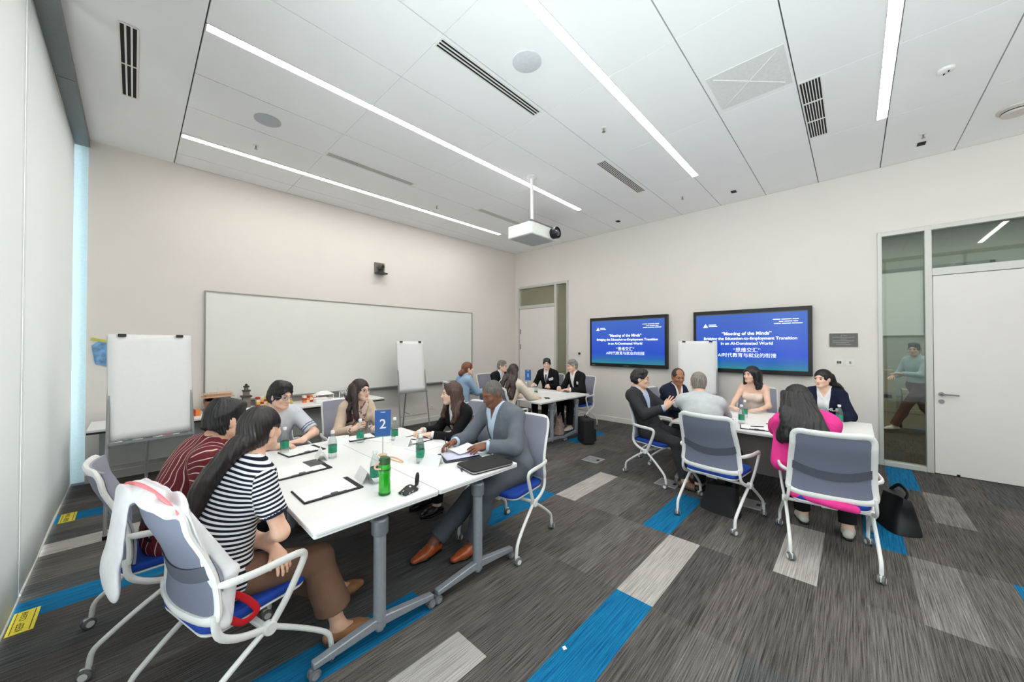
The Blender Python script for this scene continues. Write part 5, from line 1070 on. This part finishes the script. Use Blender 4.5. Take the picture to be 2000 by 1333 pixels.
def tie(m, u0=.02, u1=-.30):
    def fn(s):
        fo = nz(np.cross(s.u, s.sr)); pts = [s.upshirt.probe(s.nb + s.u * (u0 + (u1 - u0) * j / 8), fo, .3) + fo * .004 - s.base for j in range(9)]
        b2 = MB(); b2.tube(pts, [.006, .0035, .004, .004, .0045, .0045, .005, .005, .003], 8, nrm=tuple(fo), w=4.6); obj('tie', b2, m, s.o)
    return fn
# ---------------------------------------------------------------- the people
def jacket(m, **k): d = dict(name='jacket', infl=.016, loose=.006, sleeve=1.86, neck=('v', .33, .070, .004), lapel=True, hem=-.13, mats=m, fold=.0045); d.update(k); return d
def shirt(m, **k): d = dict(name='shirt', infl=.007, loose=.006, sleeve=1.96, neck=('v', .075, .035), collar=1, mats=m, fold=.0015); d.update(k); return d
c_char = cloth('cloth_charcoal', (52, 53, 56)); c_black = cloth('cloth_black', (24, 24, 26)); c_navy = cloth('cloth_navy', (30, 36, 56)); c_grey = cloth('cloth_suit_grey', (104, 109, 117)); c_lblue = cloth('cloth_pale_blue', (196, 214, 234)); c_white = cloth('cloth_white', (236, 236, 238))
c_dtrs = cloth('cloth_dark_trousers', (36, 38, 42)); tan_leather = M('leather_tan', (160, 112, 74), .5); orange_leather = M('leather_orange_brown', (176, 82, 36), .28, var=.2, coat=.3); shoe_blk = M('leather_black', (20, 20, 22), .3); shoe_wht = M('shoe_white', (226, 222, 216), .6); rub = M('sole_rubber', (60, 50, 44), .7)
DK = (26, 21, 20); BLK = (17, 16, 17)

def pen_in_hand(s):
    w = s.wr['r']; d = nz(V(-.85, .1, -.15)); p = w + d * .085 + V(0, -.012, -.01) - s.base; b = MB(); b.tube([tuple(p + V(-.02, -.05, -.055)), tuple(p + V(.02, .04, .075))], [.0015, .0042], 8)
    o = obj('pen', b, inkblk, None, loc=s.base); tag(o, 'black pen held in the right hand of the man in grey', 'pen')
def jacket_letters(s):
    fo = nz(np.cross(s.u, s.sr)); n = fo; c = s.up.probe(s.nb - s.u * .20 - s.sr * .105, fo, .32); c2 = s.up.probe(s.nb - s.u * .20 - s.sr * .065, fo, .32); x = nz(c - c2); y = nz(s.u - x * (s.u @ x)); z = np.cross(x, y)
    if z @ fo < 0: x = -x; z = np.cross(x, y)
    c = c + z * .012 - s.base; T = Matrix(((x[0], y[0], z[0], c[0]), (x[1], y[1], z[1], c[1]), (x[2], y[2], z[2], c[2]), (0, 0, 0, 1)))
    b = MB(); text_mesh(b, 'HL.S', .055, T, ext=.004, bold=.002); obj('chest_lettering', b, M('print_white', (236, 236, 240), .7), s.o, sharp=3)
# table with the number 2 card
Person('woman in navy-and-white striped T-shirt and brown trousers with a long ponytail, hands in her lap', dict(pel=(.28, 2.20), yaw=15, head=(.455, 2.215, 1.212), hyaw=34, hpitch=-4, fem=True, size=.97, wide=1.12, skin='light', vox=.0042, slouch=.06,
    wr=(.425, 2.21, .64), epr=(.45, -.9, -.25), wl=(.49, 2.08, .64), hr=dict(dir=(.0, 1, -.1), curl=25), hl=dict(dir=(.2, -1, -.45), curl=28), ar=(.80, 2.10), al=(.93, 2.42), fyr=-8, fyl=10,
    wear=[dict(name='striped_shirt', infl=.010, loose=.014, sleeve=.66, neck=('round', .078), hem=-.04, mats=[striped('knit_navy_white', (26, 28, 44), (238, 238, 240), .0205, .5), cloth('knit_navy_cuff', (30, 34, 54))], band='z', fold=.003, cuff=[(.61, .75)], idmap={7: 1})],
    legs=dict(mat=cloth('cloth_brown', (122, 92, 76)), z=.20, flare=.03, infl=.02, fold=.005), shoes=dict(mat=tan_leather, low=True, top=-.012, sole=rub),
    hair=dict(style='long', color=(32, 24, 22), mat='hair_black_brown', t=.012, pulled=True, face=.008, paths=[([(.40, 2.165, 1.175), (.355, 2.165, 1.145), (.312, 2.18, 1.02), (.262, 2.19, .93), (.228, 2.20, .85)], .046, .036), ([(.39, 2.19, 1.16), (.335, 2.21, 1.06), (.275, 2.235, .95), (.24, 2.235, .88)], .034, .03)])))
Person('person in a maroon shirt with wavy white lines, seen from behind', dict(pel=(.17, 2.99), yaw=-6, head=(.385, 2.725, 1.195), hyaw=22, hpitch=-10, skin='light', vox=.0045, slouch=.09, wide=1.12, wr=(.46, 2.68, .62), wl=(.48, 2.95, .62), ar=(.62, 2.88), al=(.64, 3.10),
    wear=[dict(name='patterned_shirt', infl=.016, loose=.022, sleeve=.85, neck=('round', .072), collar=1, open=True, hem=-.12, mats=[wavy('cloth_maroon_lines', (104, 20, 32), (226, 196, 186))], band='xz', fold=.005)],
    legs=dict(mat=c_dtrs), shoes=dict(mat=shoe_blk), hair=dict(style='short', color=BLK, mat='hair_black', t=.018, vol=.012, nape=-.065)))
Person('young man in pale grey T-shirt with thin glasses, arms folded on table', dict(pel=(.93, 4.12), yaw=-84, head=(.945, 3.87, 1.175), hyaw=-62, hpitch=-10, skin='fair', vox=.0045, slouch=.07, glasses=True, gc=(150, 150, 152), wl=(1.06, 3.66, .775), hl=dict(dir=(-.9, .1, 0), curl=30), wr=(.86, 3.62, .775), hr=dict(dir=(.8, -.3, 0), curl=30), epl=(1, .1, -.6),
    wear=[dict(name='tee_shirt', infl=.010, loose=.020, sleeve=.86, neck=('round', .075), hem=-.1, mats=[cloth('cloth_pale_grey', (206, 210, 218)), cloth('cloth_cuff_navy', (70, 84, 116))], cuff=[(.66, .69), (.74, .77)], idmap={7: 1}, fold=.004)], legs=dict(mat=c_dtrs), shoes=dict(mat=shoe_wht),
    hair=dict(style='short', color=BLK, mat='hair_black', t=.024, vol=.020, fringe=.012, nape=-.07), extra=[name_badge(.045, -.15, .07, .08, 0, floral('tee_print', (176, 182, 188), (40, 52, 60), 40))]))
Person('woman in beige jacket and floral blouse with round glasses and long dark hair, talking', dict(pel=(1.72, 4.12), yaw=-96, head=(1.69, 3.86, 1.16), hyaw=-70, hroll=-4, fem=True, size=.93, sw=.145, skin='fair', vox=.0045, slouch=.05, glasses=True, gc=(96, 78, 66), wr=(1.53, 3.66, .80), hr=dict(dir=(.5, -.6, .45), palm=(.9, .2, -.3), curl=22), wl=(1.80, 3.64, .79), hl=dict(dir=(-.8, -.5, .2), curl=24),
    wear=[shirt([floral('blouse_floral', (226, 206, 192), (120, 80, 78), 34)], name='blouse', collar=0, neck=('round', .07)), jacket(cloth('cloth_beige', (214, 192, 170)), neck=('v', .42, .085, .02), lapel=False)], legs=dict(mat=c_dtrs), shoes=dict(mat=shoe_blk),
    hair=dict(style='long', color=(44, 27, 25), mat='hair_dark_brown', t=.013, len=.36, n=5, span=70, front=.0, paths=[([(1.615, 3.85, 1.20), (1.605, 3.80, 1.09), (1.60, 3.775, .97), (1.605, 3.755, .88)], .032, .024)])))
Person('woman in black blazer with long brown hair and a white name tag, looking away', dict(pel=(2.46, 3.05), yaw=176, head=(2.27, 3.02, 1.145), hyaw=150, fem=True, skin='fair', vox=.0045, slouch=.06, browc=(90, 62, 48), brow='brow_brown', wl=(1.98, 2.98, .785), wr=(2.0, 3.16, .785), hl=dict(dir=(-.9, .5, 0), curl=28), hr=dict(dir=(-.9, -.5, .05), curl=28),
    wear=[shirt([c_white]), jacket(c_black, neck=('v', .36, .060, .006))], legs=dict(mat=c_black), shoes=dict(mat=shoe_blk),
    hair=dict(style='long', color=(70, 44, 34), mat='hair_brown', t=.012, face=.012, paths=[([(2.27 + .078 * math.cos(R(th)), 3.02 + .078 * math.sin(R(th)), 1.175), (2.275 + .095 * math.cos(R(th)), 3.015 + .095 * math.sin(R(th)), 1.06), (2.285 + .125 * math.cos(R(th)), 3.01 + .125 * math.sin(R(th)), .96), (2.30 + .135 * math.cos(R(th)), 3.0 + .135 * math.sin(R(th)), .865)], .026, .030) for th in (-118, -98, -78, -58, -38, -18, 2, 22, 42, 62)]), extra=[name_badge(-.075, -.15, .05, .075, 8)]))
Person('man in grey suit with grey hair, reading papers and holding a pen', dict(pel=(2.335, 2.20), yaw=184, head=(2.255, 2.395, 1.205), hyaw=176, hpitch=-20, hroll=0, skin='brown', lids=.0016, vox=.0042, slouch=.06, wide=1.10, sw=.195, wr=(1.93, 2.54, .80), wl=(2.02, 2.235, .81), hr=dict(dir=(-.85, .1, -.15), palm=(.1, -.5, -.8), curl=34), hl=dict(dir=(-.95, .05, .0), palm=(.1, .35, -.9), curl=20), epl=(.3, -.7, -.55),
    al=(1.86, 2.20), ar=(1.62, 2.41), fyl=178, fyr=184, browc=(50, 40, 36), brow='brow_grey',
    wear=[shirt([c_lblue], neck=('v', .12, .04)), jacket(c_grey, neck=('v', .38, .075, .012), fold=.0045, loose=.014)], legs=dict(mat=cloth('cloth_suit_trousers', (84, 88, 94)), infl=.018), shoes=dict(mat=orange_leather, toe=.02),
    hair=dict(style='short', color=(92, 88, 85), mat='hair_grey', t=.003, vol=-.010, face=.022, nape=-.055, rough=.7, clump=.001), extra=[lambda s: pen_in_hand(s)]))

# table by the corner door
V6 = .006
Person('woman in pale blue blouse with auburn hair in a bun, back table', dict(pel=(4.06, 5.10), yaw=0, head=(4.20, 5.11, 1.215), hyaw=-22, fem=True, skin='fair', vox=V6, wr=(4.5, 4.98, .79), wl=(4.5, 5.2, .79), browc=(110, 70, 50), brow='brow_auburn', wear=[shirt([cloth('cloth_sky_blue', (150, 178, 202))], neck=('round', .07), infl=.014, loose=.014)], legs=dict(mat=c_dtrs), shoes=dict(mat=shoe_blk),
    hair=dict(style='long', color=(112, 66, 44), mat='hair_auburn', t=.014, paths=[([(4.10, 5.12, 1.17), (4.075, 5.125, 1.15), (4.085, 5.13, 1.12)], .045, .04)])))
Person('grey-haired man in glasses, dark suit and blue tie at the back table', dict(pel=(5.44, 5.66), yaw=-92, head=(5.42, 5.44, 1.195), hyaw=-68, skin='fair', vox=V6, glasses=True, gc=(60, 60, 62), wr=(5.3, 5.16, .79), wl=(5.52, 5.16, .79), wear=[shirt([c_lblue]), jacket(c_black)], legs=dict(mat=c_black), shoes=dict(mat=shoe_blk), hair=dict(style='short', color=(118, 114, 106), mat='hair_grey_dark', t=.012, nape=-.065, rough=.6), extra=[tie(cloth('tie_blue', (120, 146, 176)))]))
Person('woman in cream jumper with very long dark brown hair, seen from behind', dict(pel=(4.10, 4.03), yaw=4, head=(4.30, 4.055, 1.215), hyaw=30, fem=True, skin='fair', vox=V6, slouch=.06, wr=(4.66, 3.86, .785), wl=(4.62, 4.14, .785), wear=[dict(name='jumper', infl=.022, loose=.020, sleeve=1.95, neck=('round', .07), hem=-.1, mats=[cloth('cloth_cream', (230, 216, 200))], fold=.005)], legs=dict(mat=c_black), shoes=dict(mat=shoe_blk),
    hair=dict(style='long', color=(48, 32, 27), mat='hair_dark_brown2', t=.016, paths=[([(4.25 - .03 * math.cos(a), 4.03 + .085 * math.sin(a), 1.24), (4.215 - .02 * math.cos(a), 4.015 + .10 * math.sin(a), 1.13), (4.17, 4.01 + .10 * math.sin(a), 1.0), (4.10, 4.005 + .09 * math.sin(a), .82)], .026, .036) for a in (-1.2, -.6, 0, .6, 1.2)])))
Person('young man in black suit and tie with a white name tag, facing the camera', dict(pel=(6.30, 4.86), yaw=188, head=(6.16, 4.82, 1.235), hyaw=212, skin='fair', vox=V6, wr=(5.95, 5.02, .79), wl=(5.98, 4.68, .79), hl=dict(dir=(-.6, -.8, 0)), wear=[shirt([c_white]), jacket(c_black, neck=('v', .34, .055, .006))], legs=dict(mat=c_black), shoes=dict(mat=shoe_blk), hair=dict(style='short', color=BLK, mat='hair_black', t=.018, vol=.012, fringe=.01), extra=[tie(cloth('tie_dark', (60, 64, 70))), name_badge(-.11, -.15, .10, .055, -12)]))
Person('man with grey hair in black suit, in profile at the right of the back table', dict(pel=(6.20, 4.03), yaw=172, head=(6.04, 4.085, 1.225), hyaw=152, hpitch=-6, skin='light', vox=V6, slouch=.06, wl=(5.76, 3.98, .79), wr=(5.80, 4.25, .79), hl=dict(dir=(-.7, .6, .05), curl=26), hr=dict(dir=(-.7, -.6, .05), curl=26), wear=[shirt([c_white]), jacket(c_black, wide=1.05)], legs=dict(mat=c_black), shoes=dict(mat=shoe_wht), hair=dict(style='short', color=(132, 130, 124), mat='hair_silver', t=.014, nape=-.07, rough=.6), extra=[name_badge(-.12, -.16, .04, .06, 8)]))

# table before the larger screen
Person('man in charcoal suit and glasses, gesturing with both hands raised', dict(pel=(4.585, 1.885), yaw=-103, head=(4.50, 2.00, 1.208), hyaw=-70, skin='light', vox=.0052, slouch=.05, glasses=True, gc=(120, 120, 122), wr=(4.38, 1.64, .90), wl=(4.58, 1.57, .93), epr=(-.5, .5, -.9), hr=dict(dir=(.15, -.55, .8), palm=(.9, -.1, .1), curl=16, spread=11), hl=dict(dir=(-.1, -.6, .75), palm=(-.9, -.1, .1), curl=16, spread=11), ar=(4.38, 1.42), al=(4.60, 1.40), fyr=-92, fyl=-88,
    wear=[shirt([cloth('cloth_shirt_blue', (176, 194, 220))], neck=('v', .10, .04)), jacket(c_char)], legs=dict(mat=cloth('cloth_charcoal_trousers', (56, 56, 58))), shoes=dict(mat=M('leather_brown', (112, 84, 72), .5)), hair=dict(style='short', color=DK, mat='hair_soft_black', t=.018, vol=.016, nape=-.06)))
Person('smiling bald man in navy blazer and white shirt, beside the flip chart', dict(pel=(5.34, 1.98), yaw=-100, head=(5.26, 1.79, 1.20), hyaw=-140, hpitch=-10, skin='mid', vox=.0055, wr=(5.2, 1.5, .79), wl=(5.42, 1.5, .79), wear=[shirt([c_white], neck=('v', .16, .05)), jacket(c_navy, neck=('v', .36, .075, .008))], legs=dict(mat=c_dtrs), shoes=dict(mat=shoe_blk), hair=dict(style='bald', color=(48, 40, 36), mat='hair_thin_dark', t=.004, face=.014, nape=-.055, rough=.6)))
Person('man with cropped grey hair in pale grey jacket, seen from behind', dict(pel=(3.95, 1.03), yaw=0, head=(4.27, 1.24, 1.235), hyaw=22, skin='light', vox=.005, slouch=.07, wide=1.05, sw=.182, wr=(4.66, 1.06, .79), wl=(4.64, 1.34, .79), epr=(-.2, -.35, -.95), epl=(-.2, .35, -.95), ar=(4.40, .96), al=(4.40, 1.28), wear=[shirt([c_white]), jacket(cloth('cloth_pale_jacket', (182, 186, 188)), neck=('v', .3, .06), fold=.005, loose=.012)], legs=dict(mat=c_black), shoes=dict(mat=shoe_blk), hair=dict(style='short', color=(122, 116, 108), mat='hair_cropped_grey', t=.005, vol=-.006, nape=-.06, rough=.7, clump=.001)))
Person('woman in cream strapless top with straight black bob, before the larger screen', dict(pel=(6.22, 1.05), yaw=180, head=(6.06, 1.065, 1.225), hyaw=148, hroll=4, fem=True, skin='fair', vox=.0055, slouch=.02, wr=(5.72, 1.24, .79), wl=(5.72, .92, .79), hr=dict(dir=(-.6, -.8, 0)), hl=dict(dir=(-.6, .8, 0)), wear=[dict(name='strapless_top', infl=.012, sleeve=0, neck=('tube', .80), hem=-.08, mats=[cloth('cloth_pale_cream', (238, 222, 208))], fold=.003), dict(name='cardigan', infl=.020, loose=.02, sleeve=0, neck=('v', .6, .16, .10), hem=-.1, mats=[cloth('cloth_dusty_pink', (206, 186, 180))], fold=.004)][:1], legs=dict(mat=c_dtrs), shoes=dict(mat=shoe_blk),
    hair=dict(style='long', color=BLK, mat='hair_black_gloss', t=.015, len=.19, n=9, span=100, out=-.015, taper=.0, rough=.25)))
Person('woman in bright pink jacket with long black hair, seen from behind', dict(pel=(3.86, .19), yaw=12, head=(4.06, .37, 1.165), hyaw=38, hpitch=-22, fem=True, size=1.0, wide=1.1, skin='fair', vox=.005, slouch=.08, wr=(4.62, .28, .79), wl=(4.56, .54, .79), epr=(.2, -.9, -.6), epl=(-.2, .9, -.7), ar=(4.22, .05), al=(4.32, .36), fyr=0, fyl=15,
    wear=[dict(name='pink_jacket', infl=.028, loose=.026, sleeve=1.93, neck=('round', .06), hem=-.24, add=[(V(3.648, .36, .462), V(3.615, .0, .452), .032, .032, .03), (V(3.74, .30, .50), V(3.71, .05, .49), .05, .05, .05), (V(3.94, .47, .92), V(3.88, .47, .64), .055, .07, .06)], mats=[cloth('cloth_hot_pink', (232, 62, 146))], fold=.007)], legs=dict(mat=c_black), shoes=dict(mat=M('shoe_pale', (200, 196, 186), .6)),
    hair=dict(style='long', color=BLK, mat='hair_black_long', t=.022, rough=.42, paths=[([(4.03 - .085 * math.cos(a), .375 + .09 * math.sin(a), 1.225), (3.935 - .07 * math.cos(a), .345 + .105 * math.sin(a), 1.10), (3.885 - .06 * math.cos(a), .325 + .115 * math.sin(a), 1.0), (3.865 - .05 * math.cos(a), .31 + .125 * math.sin(a), .88 + .03 * math.cos(3 * a))], .024, .042) for a in (-1.25, -.85, -.45, -.05, .35, .75, 1.15)])))
Person('woman in navy jacket with white lettering and white top, long black hair', dict(pel=(6.24, .30), yaw=178, head=(6.05, .295, 1.215), hyaw=152, fem=True, size=1.0, wide=1.08, skin='fair', vox=.0055, wr=(5.74, .42, .79), wl=(5.74, .14, .79), wear=[dict(name='white_top', infl=.008, sleeve=.3, neck=('v', .10, .05), mats=[c_white], hem=-.06, fold=.002), jacket(cloth('cloth_ink_navy', (24, 30, 52)), neck=('v', .5, .045, .024), lapel=False, loose=.016)], legs=dict(mat=c_black), shoes=dict(mat=shoe_blk),
    hair=dict(style='long', color=BLK, mat='hair_black', t=.014, face=.006, paths=[([(6.10, .225 - d * .2, 1.25), (6.13, .20 - d * .5, 1.12), (6.16, .16 - d, 1.0), (6.15, .13 - d, .88)], .036, .026) for d in (-.10, -.05, 0, .04)]), extra=[lambda s: jacket_letters(s)]))
# walker in the corridor
Person('person in pale blue shirt and brown trousers striding along the corridor behind the glass', dict(pel=(10.05, -.86, .88), yaw=125, head=(9.94, -.80, 1.56), hyaw=160, skin='light', vox=.0075, slouch=0, wl=(9.72, -.62, 1.12), wr=(9.9, -.52, 1.05), al=(9.92, -.52, .09), ar=(10.15, -1.16, .12), fyl=125, fyr=125, kpl=(-.6, .8, 0), kpr=(-.6, .8, 0),
    wear=[shirt([cloth('cloth_corridor_blue', (176, 196, 206))], hem=-.14, neck=('round', .07))], legs=dict(mat=cloth('cloth_rust_brown', (104, 66, 48)), z=.14, flare=.02), shoes=dict(mat=shoe_wht), hair=dict(style='short', color=DK, mat='hair_soft_black', t=.014)))

# ---------------------------------------------------------------- cloth hanging on chairs
def drape(name, label, cat, loc, prims, lo, hi, m, parts=(), amp=.0012, h=.005):
    F = Field(lo, hi, h)
    for p in prims: F.cone(*p[:4], k=p[4] if len(p) > 4 else .03, flat=p[5] if len(p) > 5 else None, fs=p[6] if len(p) > 6 else 1)
    o = emit(name, F, m, None, V(*loc), disp=lambda v: wrinkle(v, amp, 16, 3)); o.location = loc; return tag(o, label, cat)
def cl(x, y, z, c=(.355, 2.21), a=15): f = dirv(a); r = np.cross(f, UP); return V(c[0], c[1], 0) + r * x + f * y + UP * z
fw = dirv(15); rt_ = np.cross(fw, UP)
pr = [(cl(-.24, -.315, 1.0), cl(.20, -.315, .997), .028, .026, .02), (cl(-.20, -.30, 1.015), cl(.05, -.30, 1.02), .03, .026, .03)]
pr += [(cl(-.215, -.345, .99), cl(-.225, -.372, .66), .050, .088, .03, fw, .24), (cl(-.15, -.348, .985), cl(-.16, -.365, .78), .045, .05, .03, fw, .22), (cl(-.25, -.372, .68), cl(-.18, -.372, .61), .065, .055, .03, fw, .28)]
pr += [(cl(x, -.275, .99), cl(x * 1.05, -.13 - .01, .50), .060, .060, .03, fw, .17) for x in (-.16, -.06, .04, .14, .19)]
pr += [(cl(.215, -.28, .98), cl(.240, -.125, .68), .022, .026, .02, rt_, .7), (cl(.240, -.125, .68), cl(.245, -.15, .48), .026, .028, .02, rt_, .7)]
o = drape('hung_jacket', 'white jacket with pink trim hanging over the nearest chair back', 'jacket', (.1, 2.2, .5), pr, cl(0, -.3, .72) - V(.45, .45, .32), cl(0, -.3, .72) + V(.45, .45, .38), [cloth('cloth_hung_white', (232, 230, 232))])
def tr(x, y, z): return tuple(cl(x, y, z) - V(.1, 2.2, .5))
b = MB(); b.tube(spl([tr(-.262, -.34, .985), tr(-.23, -.325, 1.030), tr(-.1, -.315, 1.048), tr(.06, -.312, 1.040), tr(.19, -.312, 1.020), tr(.225, -.30, .985)], 6), .0055, 8, nrm=tuple(fw), w=1.8); b.tube(spl([tr(-.25, -.29, 1.0), tr(-.15, -.275, 1.04), tr(-.02, -.272, 1.045), tr(.12, -.28, 1.02), tr(.21, -.285, .995)], 6), .0045, 8); obj('pink_trim', b, cloth('trim_coral_pink', (236, 138, 142)), o)
b = MB(); b.tube(spl([tr(.235, -.16, .60), tr(.24, -.10, .56), tr(.25, -.05, .50), tr(.26, -.035, .455), tr(.255, -.09, .44), tr(.24, -.15, .50)], 6), .007, 8, nrm=tuple(rt_), w=2.0); b.tube(spl([tr(.235, -.17, .60), tr(.245, -.165, .53), tr(.24, -.15, .47)], 5), .009, 8, nrm=tuple(fw), w=1.6); obj('red_strap', b, cloth('strap_red', (186, 30, 40)), o)
